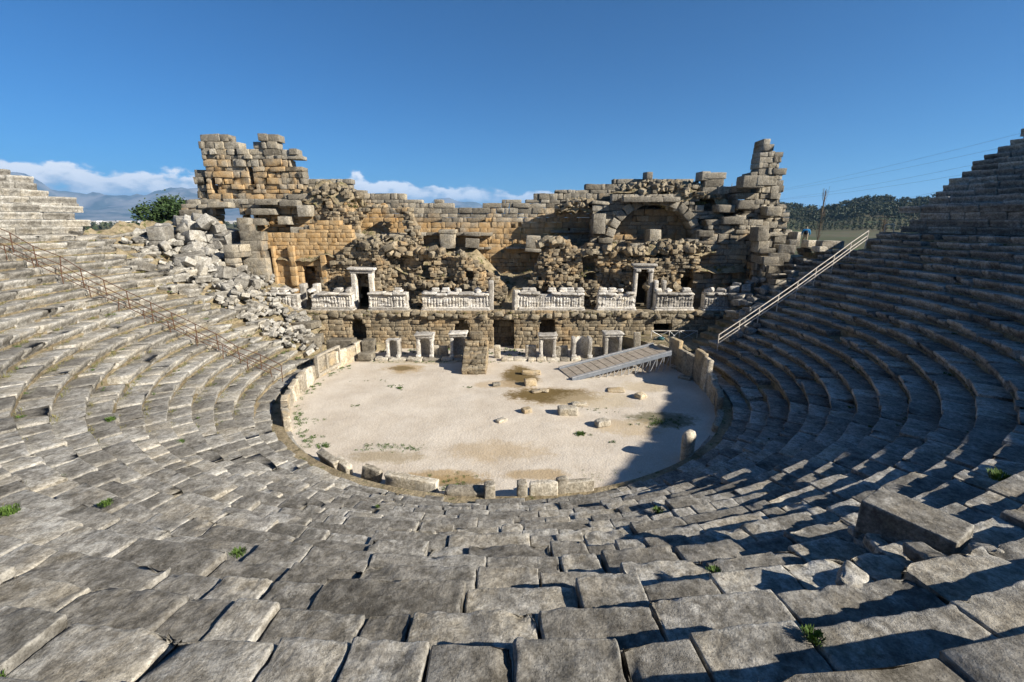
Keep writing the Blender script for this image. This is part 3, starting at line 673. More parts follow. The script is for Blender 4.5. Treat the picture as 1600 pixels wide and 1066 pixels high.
# ------------------------------------------------------------------ relief pedestals (each a thing of its own on the podium ledge)
def relief(px0, px1, label, Y=35.15, py0=458, crown=True, dark=False):
    x0, _ = at(px0, 480, Y); x1, _ = at(px1, 480, Y); z0 = PZ - .12; zt = at(600, py0, Y)[1]; w = x1 - x0; xc = (x0 + x1) / 2
    e = empty('relief_pedestal', (xc, Y, z0), label, 'relief', 'carved marble pedestals on the stage podium')
    H = zt - z0
    st = Stones(); st.add((w / 2 + .12, .5, .14), (xc, Y + .3, z0 + .14), None, .04, .03); st.add((w / 2 + .05, .46, .1), (xc, Y + .3, z0 + .37), None, .05, .04)
    st.singles('plinth', [0, 1], M_MARBLE, e, (16, 4, 4), 0, 4)
    # carved panel: a row of robed standing figures in relief
    nx, nz = max(60, int(w * 42)), 44; zb = z0 + .46; hh = H - .62; figs = []; x = .12
    while x < w - .1:
        figs.append((x, random.uniform(.72, .98), random.uniform(-.05, .05), random.uniform(.8, 1.25))); x += random.uniform(.13, .3)
    U, Wz = np.meshgrid(np.linspace(0, w, nx), np.linspace(0, 1, nz), indexing='ij'); D = np.full_like(U, .02)
    for fx, fh, ln, k in figs:
        v = Wz / fh; cx_ = fx + ln * v
        hd = np.exp(-(((U - cx_) / .055) ** 2 + ((v - .9) / .075) ** 2) ** 2); wd = np.interp(v, [0, .1, .35, .5, .7, .8, .84], [.11, .105, .085, .095, .12, .09, .04]) * k
        body = np.exp(-((U - cx_) / np.maximum(wd, .02)) ** 4) * (v < .84); D = np.maximum(D, .085 * hd); D = np.maximum(D, body * (.072 + .018 * np.sin((U - cx_) * 90 + v * 8)))
        sgn = random.choice((-1, 1)); ax = cx_ + sgn * (.05 + .28 * np.abs(.68 - v)); D = np.maximum(D, .05 * np.exp(-((U - ax) / .03) ** 2) * ((v > .4) & (v < .78)))
    P3 = np.stack([U + x0, Wz * 3, U * 0], -1); D = D + .03 * fbm(P3 * 2.5, 4, int(px0)) ; D *= np.clip(1.25 + 1.2 * vn(P3 * 1.3, 5), .2, 1.2)
    V = np.stack([U + x0 - xc, -.06 - D, Wz * hh + zb - z0], -1).reshape(-1, 3); i = np.arange(nx * nz).reshape(nx, nz)
    F = np.stack([i[:-1,:-1], i[1:,:-1], i[1:,1:], i[:-1,1:]], 2).reshape(-1, 4)
    link('carved_panel', mesh('carved_panel', V, F, (random.random(), .12, 0, 1), True), M_MARBLE, e, (0, .06, 0))
    st = Stones(); x = x0
    st.add((w / 2, .36, hh / 2 + .02), (xc, Y + .38, zb + hh / 2), None, .02, .012, .1); st.singles('core_block', [0], M_MARBLE, e, (10, 4, 6), 0, 3)
    st = Stones()
    while x < x1 - .2:
        ww = min(random.uniform(.5, 1.3), x1 - x)
        if random.random() < .85: st.add((ww / 2 + .01, .5 + random.uniform(-.06, .04), .09), (x + ww / 2, Y + .26, zt - .07 + random.gauss(0, .02)), rot(random.gauss(0, .03), random.gauss(0, .03), random.gauss(0, .03)), .05, .05)
        x += ww
    st.singles('cornice_stone', list(range(len(st.h))), M_MARBLE, e, (6, 5, 4), 0, 4)
    if crown:
        st = Stones(); n = max(2, int(w / .7))
        for q in range(n):
            xx = x0 + (q + .5) * w / n + random.gauss(0, .16); t = random.random()
            if t > .8: continue
            if t < .42:
                st.add((.36, .3, .07), (xx, Y + .5, zt + .1), rot(random.gauss(0, .1)), .03, .03); st.add((.28, .24, .1), (xx, Y + .5, zt + .25), rot(random.gauss(0, .1)), .05, .03)
            else:
                st.add((random.uniform(.2, .4), .22, random.uniform(.1, .2)), (xx, Y + .4, zt + .14), rot(random.random() * 3, random.gauss(0, .3), random.gauss(0, .3)), .07, .06)
        st.singles('base_stone', list(range(len(st.h))), M_MARBLE, e, (5, 5, 4), 0, 4)
relief(408, 466, 'leftmost white marble relief pedestal, beside the cavea rubble')
relief(488, 551, 'white marble relief pedestal between the arched doorway and the framed doorway on the left')
relief(577, 637, 'white marble relief pedestal just right of the left framed doorway')
relief(660, 764, 'longest white marble relief pedestal, left of the central breach', crown=True)
relief(811, 912, 'long white marble relief pedestal just right of the central breach')
relief(934, 992, 'white marble relief pedestal just left of the right-hand columned doorway')
relief(1024, 1082, 'sunlit marble relief pedestal just right of the columned doorway')
relief(1100, 1150, 'marble relief pedestal in deep shade at the far right of the podium')
st = Stones(); a = at(767, 437, 35.3); st.add((.2, .22, (a[1] - PZ) / 2), (a[0], 35.3, (a[1] + PZ) / 2 - .05), rot(.1, .0, .02), .06, .04)
o, = st.singles('marble_pillar', [0], M_MARBLE, None, (5, 5, 12), 0, 3); o['label'] = 'slim upright marble post at the right end of the longest relief'; o['category'] = 'pillar'
st = Stones(); a = at(806, 452, 35.3); st.add((.24, .3, (a[1] - PZ) / 2), (a[0], 35.3, (a[1] + PZ) / 2 - .05), rot(.3, .0, .05), .1, .09)
o, = st.singles('marble_fragment', [0], M_MARBLE, None, (7, 7, 12), 0, 4); o['label'] = 'worn upright marble fragment at the left end of the relief right of the breach'; o['category'] = 'fragment'

# ------------------------------------------------------------------ orchestra parapet and platform
def cone_hit(px, py, lim=60):
    v = 533 - py; d = np.array([(px - 800), 711 * math.cos(PITCH) + v * math.sin(PITCH), -711 * math.sin(PITCH) + v * math.cos(PITCH)]) / 711
    for t in np.arange(1, lim, .05):
        p = d * t + (0, 0, CAMH); R = math.hypot(p[0] - CX, p[1] - CY)
        if R > R0 - .5 and p[2] < Z0 + (R - R0) * RI / TR: return p
        if p[2] < .0: return p
    return p
link('platform', revolve('platform', [(12.35, -.2), (12.35, 1.0), (13.2, 1.12), (19, 1.2)], 16, 42, 30), M_SOIL, kind='structure')
link('platform', revolve('platform', [(12.35, -.2), (12.35, .5), (13.2, .6), (19, .7)], 140, 166, 30), M_SOIL, kind='structure')
def parapet(name, label, a0, a1, hf, wmean, thick, R=12.1, lean=0.):
    e = empty(name, (*pol(R, (a0 + a1) / 2), 0), label, 'parapet'); st = Stones(); a = a0
    while a < a1:
        w = wmean * random.uniform(.7, 1.3); da = math.degrees(w / R); am = a + da / 2; a += da; h = hf(am) * random.uniform(.86, 1.1)
        if h < .1: continue
        m = rot(R_(am + 90) + random.gauss(0, .025), random.gauss(lean, .03), random.gauss(0, .02)) @ np.diag([-1., -1., 1.])
        st.add((w / 2 - .012, thick, h / 2), (*pol(R + random.gauss(0, .03), am), h / 2 - .05), m, .04, .05, .35, 0, am)
    st.singles('slab', list(range(len(st.h))), M_PAR, e, (8, 4, 10), 0, 2.6)
    return e
M_PAR = stone_mat('parapet_stone', (.32, .285, .225), (.56, .515, .425), (.58, .42, .2), (.62, .585, .51), .8, 1.2)
pl = parapet('parapet', 'pale upright parapet slabs along the left edge of the orchestra', 151, 209, lambda a: 1.35 if a < 158 else (1.5 if 163 < a < 175 else (1.15 if a < 196 else .95)), 1.05, .17)
for am, w in ((166.5, 1.5), (172.8, 1.25)):                  # two framed panels with raised borders
    bx = []; x, y = pol(11.86, am); m = rot(R_(am + 90)) @ np.diag([-1., -1., 1.]); mm = np.array(m)
    for (u, wz, hu, hz) in ((0, 1.5, w / 2, .07), (0, .28, w / 2, .09), (-w / 2 + .06, .9, .06, .55), (w / 2 - .06, .9, .06, .55)):
        bx.append((np.array([x, y, wz]) + mm @ np.array([u, 0, 0]), (hu, .09, hz), mm))
    child('panel_border', boxes('panel_border', bx, (.3, .1, 0, 1)), M_PAR, pl)
parapet('parapet', 'tall broken parapet slabs in shade along the right edge of the orchestra', -33, 30, lambda a: 1.3 if a > 20 else (1.75 + .25 * math.sin(a * .9) if a > -8 else (1.15 if a > -24 else .5)), 1.05, .17, 12.15, .03)
def block_thing(name, label, cat, loc, half, yaw=0., pitch=0., roll=0., mat=None, r=.04, amp=.03, n=(6, 5, 5), group=None, gold=.1):
    st = Stones(); st.add(half, loc, rot(yaw, pitch, roll), r, amp, gold); o, = st.singles(name, [0], mat or M_PAR, None, n, 0, 2.6, .006 if n[0] > 10 else 0)
    o['label'] = label; o['category'] = cat
    if group: o['group'] = group
    return o
def P0(px, py, z):
    x, y = atz(px, py, z); R = math.hypot(x - CX, y - CY); f_ = (R + .35) / R; return (CX + (x - CX) * f_, CY + (y - CY) * f_, z - .08)
NG = 'loose parapet pieces along the near edge'
block_thing('parapet_block', 'fallen parapet slab lying dark-backed at the near left edge of the orchestra', 'stone', P0(527,712,.35), (.75,.16,.3), R_(-42), .3, 0, None, .04, .04, group=NG)
block_thing('parapet_block', 'short pale slab next to the dark-backed fallen parapet slab', 'stone', P0(548,722,.3), (.4,.14,.3), R_(-38), .1, .2, None, .04, .05, group=NG)
block_thing('parapet_block', 'small pointed upright slab standing alone at the near left edge', 'stone', P0(591,731,.35), (.42,.14,.32), R_(-22), 0, .18, None, .05, .07, group=NG)
block_thing('parapet_block', 'long low straight slab at the near edge of the orchestra', 'stone', P0(650,744,.35), (1.05,.17,.27), R_(-14), 0, .04, None, .04, .04, group=NG)
block_thing('parapet_block', 'rounded horizontal moulded block at the middle of the near edge', 'stone', P0(735,757,.45), (.85,.26,.2), R_(-3), 0, 0, None, .15, .03, group=NG)
block_thing('parapet_block', 'narrow upright post stone right of the moulded block', 'stone', P0(766,760,.5), (.2,.2,.42), .1, 0, 0, None, .04, .04, group=NG)
block_thing('parapet_block', 'narrow upright stone left of the paired grey slabs', 'stone', P0(814,757,.5), (.18,.2,.4), .1, 0, 0, None, .04, .06, group=NG)
block_thing('parapet_block', 'broad grey upright slab, left of the paired near-edge slabs', 'stone', P0(846,757,.5), (.5,.14,.42), .05, 0, 0, None, .04, .05, group=NG)
block_thing('parapet_block', 'pale broken-topped slab between two near-edge slabs', 'stone', P0(872,754,.5), (.22,.15,.5), .1, 0, .05, None, .05, .08, group=NG)
block_thing('parapet_block', 'pale long slab at the right end of the near-edge row', 'stone', P0(899,752,.5), (.55,.14,.34), .12, 0, 0, None, .04, .05, group=NG)
block_thing('upright_stele', 'dark upright round-topped stone in shade by the right parapet', 'stele', P0(1063,692,.7), (.36,.22,.75), R_(50), 0, 0, M_PAR, .2, .04, (7, 5, 9))
# stones lying about on the gravel
LS = [(830,582,.62,.2,.14,0.,'long pale marble block lying above the brown stain'),(829,597,.36,.24,.2,.1,'squarish yellow block between the two brown stains'),(838,611,.3,.2,.07,.3,'flat pale stone at the left of the larger brown stain'),(850,610,.3,.2,.08,-.2,'second flat pale stone at the upper rim of the larger brown stain'),
      (905,631,.42,.22,.07,.05,'flat pale stone at the right lower rim of the larger stain'),(887,641,.5,.26,.22,.06,'white block with a dark hollow end below the larger stain'),(823,641,.25,.2,.14,.5,'small brown stone left of the white block'),(962,609,.5,.35,.07,-.1,'flat ochre stone slab lying right of the brown stain'),
      (1001,618,.3,.25,.14,.6,'small brown boulder at the tip of the parapet shadow'),(941,660,.36,.22,.16,.4,'broken pale stone lying right of the white block'),(783,656,.3,.2,.08,.7,'small white stone pieces near the middle of the floor'),(776,600,.25,.2,.1,.2,'small mossy stone below the central masonry stub'),(1058,574,.5,.2,.12,-.6,'white fragment lying under the right parapet, nearest the ramp'),(1070,590,.4,.2,.12,-.7,'white fragment lying under the right parapet, farther from the ramp')]
for px, py, a, b, c, yw, lab in LS:
    x, y = atz(px, py, c); block_thing('loose_stone', lab, 'stone', (x, y, c - .02), (a, b, c), yw, 0, random.gauss(0, .05), M_PAR, .05, .05, group='loose stones on the orchestra floor', gold=.5 if ('ochre' in lab or 'yellow' in lab or 'brown' in lab) else .05)
# central masonry stub
st = Stones(); e = empty('masonry_stub', (-2.5, 29.6, 0), 'sloping rubble masonry stub standing at the stage front centre', 'ruin')
for yy in np.arange(28.6, 31.4, .42):
    zt = .35 + (yy - 28.5) * .52; z = 0
    while z < zt:
        h = random.uniform(.22, .34); x = -3.3
        while x < -1.75:
            w = random.uniform(.35, .7); w = min(w, -1.7 - x); st.add((w / 2, .23, h / 2), (x + w / 2, yy + random.gauss(0, .03), z + h / 2), rot(random.gauss(0, .05), .1, random.gauss(0, .05)), .03, .04, .35); x += w
        z += h
st.add((.42, .25, .25), (-2.5, 31.0, 2.0), None, .04, .03, .1)
st.singles('stone', list(range(len(st.h))), M_RUB, e, (5, 4, 4), 0, 2.4)

# ------------------------------------------------------------------ marble niche frames along the stage front
GY = 31.9
st = Stones(); e = empty('stage_kerb', (0, GY - .35, 0), 'low white marble kerb running along the foot of the stage', 'kerb'); x = at(560, 565, GY)[0]
while x < 6.6:
    w = random.uniform(.6, 1.5)
    if not (-3.4 < x < -1.9): st.add((w / 2 - .02, .3, .13), (x + w / 2, GY - .3 + random.gauss(0, .05), .08 + random.gauss(0, .03)), rot(random.gauss(0, .03), 0, random.gauss(0, .02)), .04, .05, .1)
    x += w
st.singles('kerb_stone', list(range(len(st.h))), M_PAR, e, (7, 4, 3), 0, 3)
def niche(px0, px1, py0, label, arch=True, cap=True):
    x0, z1 = at(px0, py0, GY); x1, _ = at(px1, py0, GY); w = x1 - x0; xc = (x0 + x1) / 2; e = empty('niche_frame', (xc, GY, .15), label, 'niche', 'marble niches along the stage front'); z0 = .15; hz = z1 - z0
    capz = .3 * cap; body = hz - capz; jw = .2 * w
    # concave back: a half-round shell with a half dome
    ri = w / 2 - jw; V = []; F = []; n = 12; rows = 10; top = body - (ri if arch else 0)
    prof = [(ri, z) for z in np.linspace(0, top, 6)] + ([(ri * math.cos(t), top + ri * math.sin(t)) for t in np.linspace(0, math.pi / 2, 6)[1:]] if arch else [])
    for r, z in prof:
        for j in range(n + 1): t = math.pi * j / n; V.append((r * math.cos(t), r * 1.7 * math.sin(t), z))
    for i in range(len(prof) - 1):
        for j in range(n): a = i * (n + 1) + j; F.append((a, a + 1, a + n + 2, a + n + 1))
    link('niche_shell', mesh('niche_shell', V, F, (.5, .1, 0, 1), True), M_MARBLE, e)
    st = Stones(); bk = ri * 1.7
    for s in (-1, 1):
        st.add((jw / 2, bk / 2 + .12, body / 2), (xc + s * (w / 2 - jw / 2), GY + bk / 2 - .05, z0 + body / 2), rot(0, 0, random.gauss(0, .01)), .03, .03)
        st.add((jw / 2 + .04, .14, .13), (xc + s * (w / 2 - jw / 2), GY - .2, z0 + .12), None, .03, .03)
    st.singles('jamb', [0, 2], M_MARBLE, e, (4, 5, 10), 0, 3.5); st.singles('base_stone', [1, 3], M_MARBLE, e, (4, 4, 4), 0, 3.5)
    if arch:
        A = []; q = 9
        for i in range(q + 1):
            t = math.pi * i / q; A.append((math.cos(t), math.sin(t)))
        V = []; F = []; ro = w / 2; zt = top + z0
        for c, s in A:
            oz = min(body, top + ri + .12)
            V += [(ri * c, -.08, top + ri * s), (ro * c, -.08, min(oz, top + ro * s)), (ro * c, bk + .02, min(oz, top + ro * s)), (ri * c, .0, top + ri * s)]
        for i in range(q):
            for a, b in ((0, 1), (1, 2)): F.append((4*i+a, 4*i+b, 4*i+4+b, 4*i+4+a))
        link('arch_ring', mesh('arch_ring', V, F, (.4, .05, 0, 1)), M_MARBLE, e)
    if cap:
        st = Stones(); st.add((w / 2 + .04, bk / 2 + .16, .1), (xc, GY + bk / 2 - .08, z0 + body + .1), rot(0, 0, random.gauss(0, .02)), .03, .05); st.add((w / 2 + .1, bk / 2 + .2, .07), (xc, GY + bk / 2 - .1, z0 + body + .26), rot(0, 0, random.gauss(0, .02)), .03, .05)
        st.singles('entablature', [0, 1], M_MARBLE, e, (8, 5, 4), 0, 4)
niche(603, 624, 531, 'leftmost marble niche without a top, in the row at the stage foot', True, False)
niche(650, 676, 522, 'arched marble niche with broken cornice, second from left in the row', True, True)
niche(703, 728, 520, 'arched marble niche touching the shadow of the masonry stub', True, True)
niche(843, 869, 523, 'flat-topped marble niche, first right of the stage centre', True, True)
niche(894, 925, 529, 'topless concave marble niche, second right of the stage centre', False, False)
niche(945, 972, 520, 'arched marble niche just behind the wooden ramp', True, True)
for px0, px1, py0, lab in [(676,686,540,'thin upright slab just right of the second marble niche'),(686,700,541,'rounded upright slab left of the third marble niche'),(821,838,540,'square grey upright slab just left of the flat-topped niche'),(868,888,541,'grey upright slab between the flat-topped and the topless niche'),(926,943,543,'grey rounded slab between the topless niche and the ramp'),(991,1002,520,'slim marble column stump behind the top half of the ramp'),(772,782,540,'small upright grey post right of the masonry stub')]:
    x0, z1 = at(px0, py0, GY + .3); x1, _ = at(px1, py0, GY + .3)
    block_thing('upright_slab', lab, 'slab', ((x0 + x1) / 2, GY + .35, z1 / 2), ((x1 - x0) / 2, .14, z1 / 2 + .02), 0, 0, random.gauss(0, .03), M_PAR, .05, .04, (5, 4, 8), 'upright slabs between the niches')
# blocks at the left entrance passage
for q, (px, py, Y, w, h, d, lab) in enumerate([(535,540,32.6,1.9,1.0,.5,'large dressed grey block behind the far end of the left parapet'),(577,540,32.4,.9,.9,.45,'grey block left of the first niche at the stage foot'),(573,556,31.6,1.0,.5,.4,'broken white block beside the end of the stage kerb'),(490,540,32.2,1.3,1.5,.7,'tall grey block at the foot of the left rubble'),(463,520,33,2.2,.5,.7,'flat step-like grey block above the tall block on the left'),(475,507,33.4,2.2,.45,.6,'upper flat grey block at the left end of the podium'),(455,496,34,1.6,.5,.6,'grey block just under the leftmost relief pedestal'),(430,497,34,1.0,1.1,.6,'upright grey block left of the podium end'),(458,536,32.4,1.2,.5,.6,'lowest flat grey block left of the tall block')]):
    x, z = at(px, py, Y); block_thing('dressed_block', lab, 'stone', (x, Y, z), (w / 2, d, h / 2), random.gauss(0, .15), 0, random.gauss(0, .03), M_WALL, .03, .03, (6, 5, 5), 'dressed blocks at the left entrance')
# heap of tumbled blocks at the left end of the tiers
HP = [(232,372),(300,342),(335,352),(378,400),(396,445),(400,470),(375,470),(335,440),(265,405)]
def inside(p, P):
    c = False; j = len(P) - 1
    for i in range(len(P)):
        if (P[i][1] > p[1]) != (P[j][1] > p[1]) and p[0] < (P[j][0] - P[i][0]) * (p[1] - P[i][1]) / (P[j][1] - P[i][1]) + P[i][0]: c = not c
        j = i
    return c
def heap_mesh():
    def zf(X, Y):
        R = np.hypot(X - CX, Y - CY); return Z0 + (R - R0) * RI / TR - .6 + .4 * fbm(np.stack([X * .9, Y * .9, 0 * X], -1), 4, 9) - np.clip(Y - 37, 0, 9) * .2
    return grid('rubble_slope', np.linspace(-29, -14.5, 110), np.linspace(31, 40.5, 80), zf)
link('rubble_slope', heap_mesh(), M_SOIL, kind='structure')
def conez_(R): return Z0 + (R - R0) * RI / TR
HB = Stones(); n = 0
while n < 120:
    px, py = random.uniform(225, 445), random.uniform(338, 505)
    if not inside((px, py), HP): continue
    p = cone_hit(px, py, 55)
    if p[1] > 37.6: p = np.array([*(at(px, py, 37.4)[:1]), 37.4, at(px, py, 37.4)[1]])
    s = random.choice((.2, .26, .33, .42, .56)) * random.uniform(.8, 1.2); HB.add((s * random.uniform(1, 1.7), s * random.uniform(.6, 1), s * random.uniform(.45, .8)), (p[0], p[1], p[2] + random.uniform(-.1, .35) + (.5 if py < 400 else 0) * random.random()), rot(random.random() * 6, random.gauss(0, .35), random.gauss(0, .35)), .05, .07, .05); n += 1
for o in HB.singles('tumbled_block', list(range(n)), M_SEAT, None, (6, 5, 4), 0, 2.):
    big_ = max(o.dimensions) > 1.25; hi = o.location.z > 6
    o['label'] = ('large' if big_ else 'small') + ' pale block tumbled ' + ('high on the heap below the left tower' if hi else 'at the foot of the heap beside the left seats'); o['category'] = 'stone'; o['group'] = ('large' if big_ else 'small') + (' high' if hi else ' low') + ' tumbled blocks of the left heap'
SB = Stones()
for q in range(600):
    a = random.uniform(150, 167); R = random.uniform(14, 28.5); x, y = pol(R, a); s_ = random.uniform(.06, .24)
    if y > 38.2 or x > -17.6 and y > 34.2 or R < 16 and a < 158: continue
    SB.add((s_ * random.uniform(.9, 1.6), s_, s_ * .7), (x, y, conez_(R) - .35 + random.uniform(0, .25)), rot(random.random() * 6, random.gauss(0, .4), random.gauss(0, .4)), .02, .04, .15)
link('rubble_scree', SB.joined('rubble_scree', list(range(len(SB.h))), (3, 3, 3), 0, 3.), M_SEAT, kind='stuff')
# right end: stepped end wall, shaded boulders
e = empty('stepped_end_wall', (21, 36, 5), 'stepped wall of pale blocks ending the right-hand seats below the walker', 'wall'); st = Stones()
for px, py, w, h in [(1226,390,1.2,.75),(1214,402,1.6,.7),(1204,415,1.5,.8),(1196,428,1.0,.8),(1238,380,.7,.5),(1190,440,1.2,.7),(1180,455,1.4,.9),(1168,470,1.4,.9)]:
    x, z = at(px, py, 36.2); st.add((w / 2, .5, h / 2), (x, 36.2, z), rot(-.2, 0, 0), .03, .025, .1)
st.singles('stone_block', list(range(len(st.h))), M_WALL, e, (6, 5, 4), 0, 2.4)
BB = Stones()
for q in range(30):
    px, py = random.uniform(1135, 1200), random.uniform(435, 530); px = max(px, 1250 - (py - 380) * 1.2 - 60); p = cone_hit(px, py, 45); s = random.uniform(.16, .34)
    BB.add((s * 1.3, s, s * .75), (p[0], min(p[1], 35.5), p[2] - .05), rot(random.random() * 6, random.gauss(0, .2), random.gauss(0, .2)), .03, .05, .1)
for o in BB.singles('shaded_boulder', list(range(len(BB.h))), M_SEAT, None, (6, 5, 4), 0, 2.):
    o['label'] = 'boulder in the shaded rubble below the foot of the pale handrail'; o['category'] = 'stone'; o['group'] = 'boulders of the right entrance'

# ------------------------------------------------------------------ big fallen block in the foreground
def tread_z(x, y): k = int((math.hypot(x - CX, y - CY) - R0) / TR); return lipZ(max(0, min(NR - 1, k)))
bx_, by_ = 5.5, 5.4; bz = tread_z(bx_, by_) + .42
block_thing('fallen_block', 'large squared stone block lying loose on the seats at right foreground', 'stone', (bx_, by_, bz), (.52, .34, .25), R_(-58), .0, .02, M_SEAT, .025, .014, (34, 20, 14))
for q, (px, py, s, lab) in enumerate([(1448, 868, .17, 'rough pitted stone under the near corner of the large fallen block'), (1372, 850, .15, 'dark rough stone left of the large fallen block'), (1540, 858, .13, 'small rough stone at the lit end of the large fallen block'), (1345, 830, .12, 'small stone in the broken seat left of the large fallen block'), (1330, 905, .16, 'pitted stone filling a broken seat below the large fallen block')]):
    p = cone_hit(px, py); x, y = p[0], p[1]; block_thing('rough_stone', lab, 'stone', (x, y, p[2] - .02), (s * 1.2, s * .8, s * .55), random.random() * 3, random.gauss(0, .2), random.gauss(0, .2), M_SEAT, .04, .05, (18, 14, 10))

# ------------------------------------------------------------------ handrails
def conez(R): return Z0 + (R - R0) * RI / TR
def rail(name, label, ang, Ra, Rb, mat, hs, step, r, off=0., wav=0.):
    x, y = pol(Ra, ang(Ra)); e = empty(name, (x, y, conez(Ra)), label, 'handrail'); n = int((Rb - Ra) / step) + 1; pw = parent_world(e)
    Rs = [Ra + (Rb - Ra) * i / n for i in range(n + 1)]; pts = [Vector((*pol(R, ang(R)), conez(R) + off)) - pw for R in Rs]
    jit = [Vector((random.gauss(0, wav), random.gauss(0, wav), random.gauss(0, wav))) for _ in Rs]
    for p, j in zip(pts, jit): link('post', tube('post', [[p + Vector((0, 0, -.3)), p + j + Vector((0, 0, max(hs)))]], r * 1.1), mat, e)
    for h in hs: link('rail', tube('rail', [[p + j * (h / max(hs)) + Vector((0, 0, h)) for p, j in zip(pts, jit)]], r), mat, e)
rail('handrail', 'thin rusty iron handrail climbing the left-hand seats', lambda R: -176.2 + 1.2 * (13.5 - R) / 14, 13.2, 29, M_RUST, (.42, .85), 1.15, .022, 0., .05)
rail('handrail', 'low rail added for the shadow line beside the left iron handrail', lambda R: -174.6 + 1.2 * (13.5 - R) / 14, 13.6, 29, M_RUST, (.2, .45), 1.3, .02, 0., .06)  # extra rail standing in for the shadow line of the handrail
rail('handrail', 'pale three-bar handrail climbing the shaded right-hand seats', lambda R: 11.6 + 2.8 * (R - 14.6) / 11.4, 14.6, 26.6, M_PALE, (.35, .6, .95), 1.7, .035, .0, .02)
e = empty('handrail', (27.9, 33.5, 9), 'short white handrail at the gangway below the upper tier', 'handrail'); pw = parent_world(e)
A = [Vector((*at(px, py, 34.2)[:1], 34.2, at(px, py, 34.2)[1])) - pw for px, py in ((1383, 352), (1397, 350), (1380, 372), (1396, 364))]
link('rail', tube('rail', [[A[0], A[1]]], .04), M_PALE, e); link('post', tube('post', [[A[0], A[2]]], .03), M_PALE, e); link('post', tube('post', [[A[1], A[3]]], .03), M_PALE, e)
# metal fence with crossed bars beside the stage
e = empty('metal_fence', (13, 33.6, 1.1), 'pale metal fence with crossed bars at the shaded right entrance', 'fence'); pw = parent_world(e)
fx = [at(px, 517, 33.6)[0] for px in (1018, 1046, 1062, 1090)]; ft = at(1040, 517, 33.6)[1]; fb = at(1040, 532, 33.6)[1]
for z in (ft, fb): link('rail', tube('rail', [[Vector((fx[0], 33.6, z)) - pw, Vector((fx[-1], 33.6, z)) - pw]], .035), M_PALE, e)
for a, b in zip(fx[:-1], fx[1:]):
    link('brace', tube('brace', [[Vector((a, 33.6, fb)) - pw, Vector((b, 33.6, ft)) - pw], [Vector((b, 33.6, fb)) - pw, Vector((a, 33.6, ft)) - pw]], .022), M_STEEL, e)
for a in fx: link('post', tube('post', [[Vector((a, 33.6, fb - .5)) - pw, Vector((a, 33.6, ft)) - pw]], .03), M_PALE, e)
M_TEAL = simple('teal_plastic', (.02, .07, .075), .5, 0, 5, .2, 0)
x, z = at(1032, 533, 33.2); V = []; F = []; pr = [(.0, 0), (.2, 0), (.24, .1), (.26, .5), (.28, .52), (.28, .58), (.2, .66), (0, .7)]
for r, zz in pr:
    for j in range(14): t = 2 * math.pi * j / 14; V.append((r * math.cos(t), r * math.sin(t), zz))
for i in range(len(pr) - 1):
    for j in range(14): F.append((i*14+j, i*14+(j+1)%14, i*14+14+(j+1)%14, i*14+14+j))
link('bin', mesh('bin', V, F, None, True), M_TEAL, None, (x, 33.2, z - .35), None, 'small dark teal bin standing in front of the crossed metal fence', 'bin')

# ------------------------------------------------------------------ wooden ramp on steel trusses
e = empty('access_ramp', (6.8, 29.2, 0), 'timber ramp on pale steel trusses leading up from the orchestra floor', 'ramp'); pw = np.array(parent_world(e))
a0 = np.array([3.2, 29.4, .06]); b0 = np.array([3.8, 27.3, .06]); a1 = np.array([10.0, 31.1, 1.3]); b1 = np.array([10.6, 29.1, 1.3])
NP = 13
for i in range(NP):
    t0, t1 = i / NP + .004, (i + 1) / NP - .004; q = [a0 + (a1 - a0) * t0, b0 + (b1 - b0) * t0, b0 + (b1 - b0) * t1, a0 + (a1 - a0) * t1]
    V = [p - pw for p in q] + [p - pw - (0, 0, .05) for p in q]; F = [(0,1,2,3), (7,6,5,4), (0,4,5,1), (1,5,6,2), (2,6,7,3), (3,7,4,0)]
    link('deck_board', mesh('deck_board', V, F), M_DECK, e)
for p, q in ((a0, a1), (b0, b1)):
    d = q - p; L = np.linalg.norm(d); yaw = math.atan2(d[1], d[0]); pit = -math.asin(d[2] / L); m = rot(yaw) @ rot(0, 0, pit)
    link('side_beam', boxes('side_beam', [((p + q) / 2 - pw + (0, 0, -.02), (L / 2, .07, .13), m)]), M_DSTEEL, e)
    link('edge_strip', boxes('edge_strip', [((p + q) / 2 - pw + (0, 0, .13), (L / 2, .08, .02), m)]), M_STEEL, e)
    for i in range(1, 12):
        t = .2 + .8 * i / 11.; c = p + d * t; c2 = p + d * (t - .065)
        if c[2] < .25: continue
        link('truss_leg', tube('truss_leg', [[Vector(c - pw), Vector((c[0], c[1], 0) - pw)]], .03), M_STEEL, e)
        link('truss_brace', tube('truss_brace', [[Vector(c - pw), Vector((c2[0], c2[1], 0.05) - pw)]], .025), M_STEEL, e)

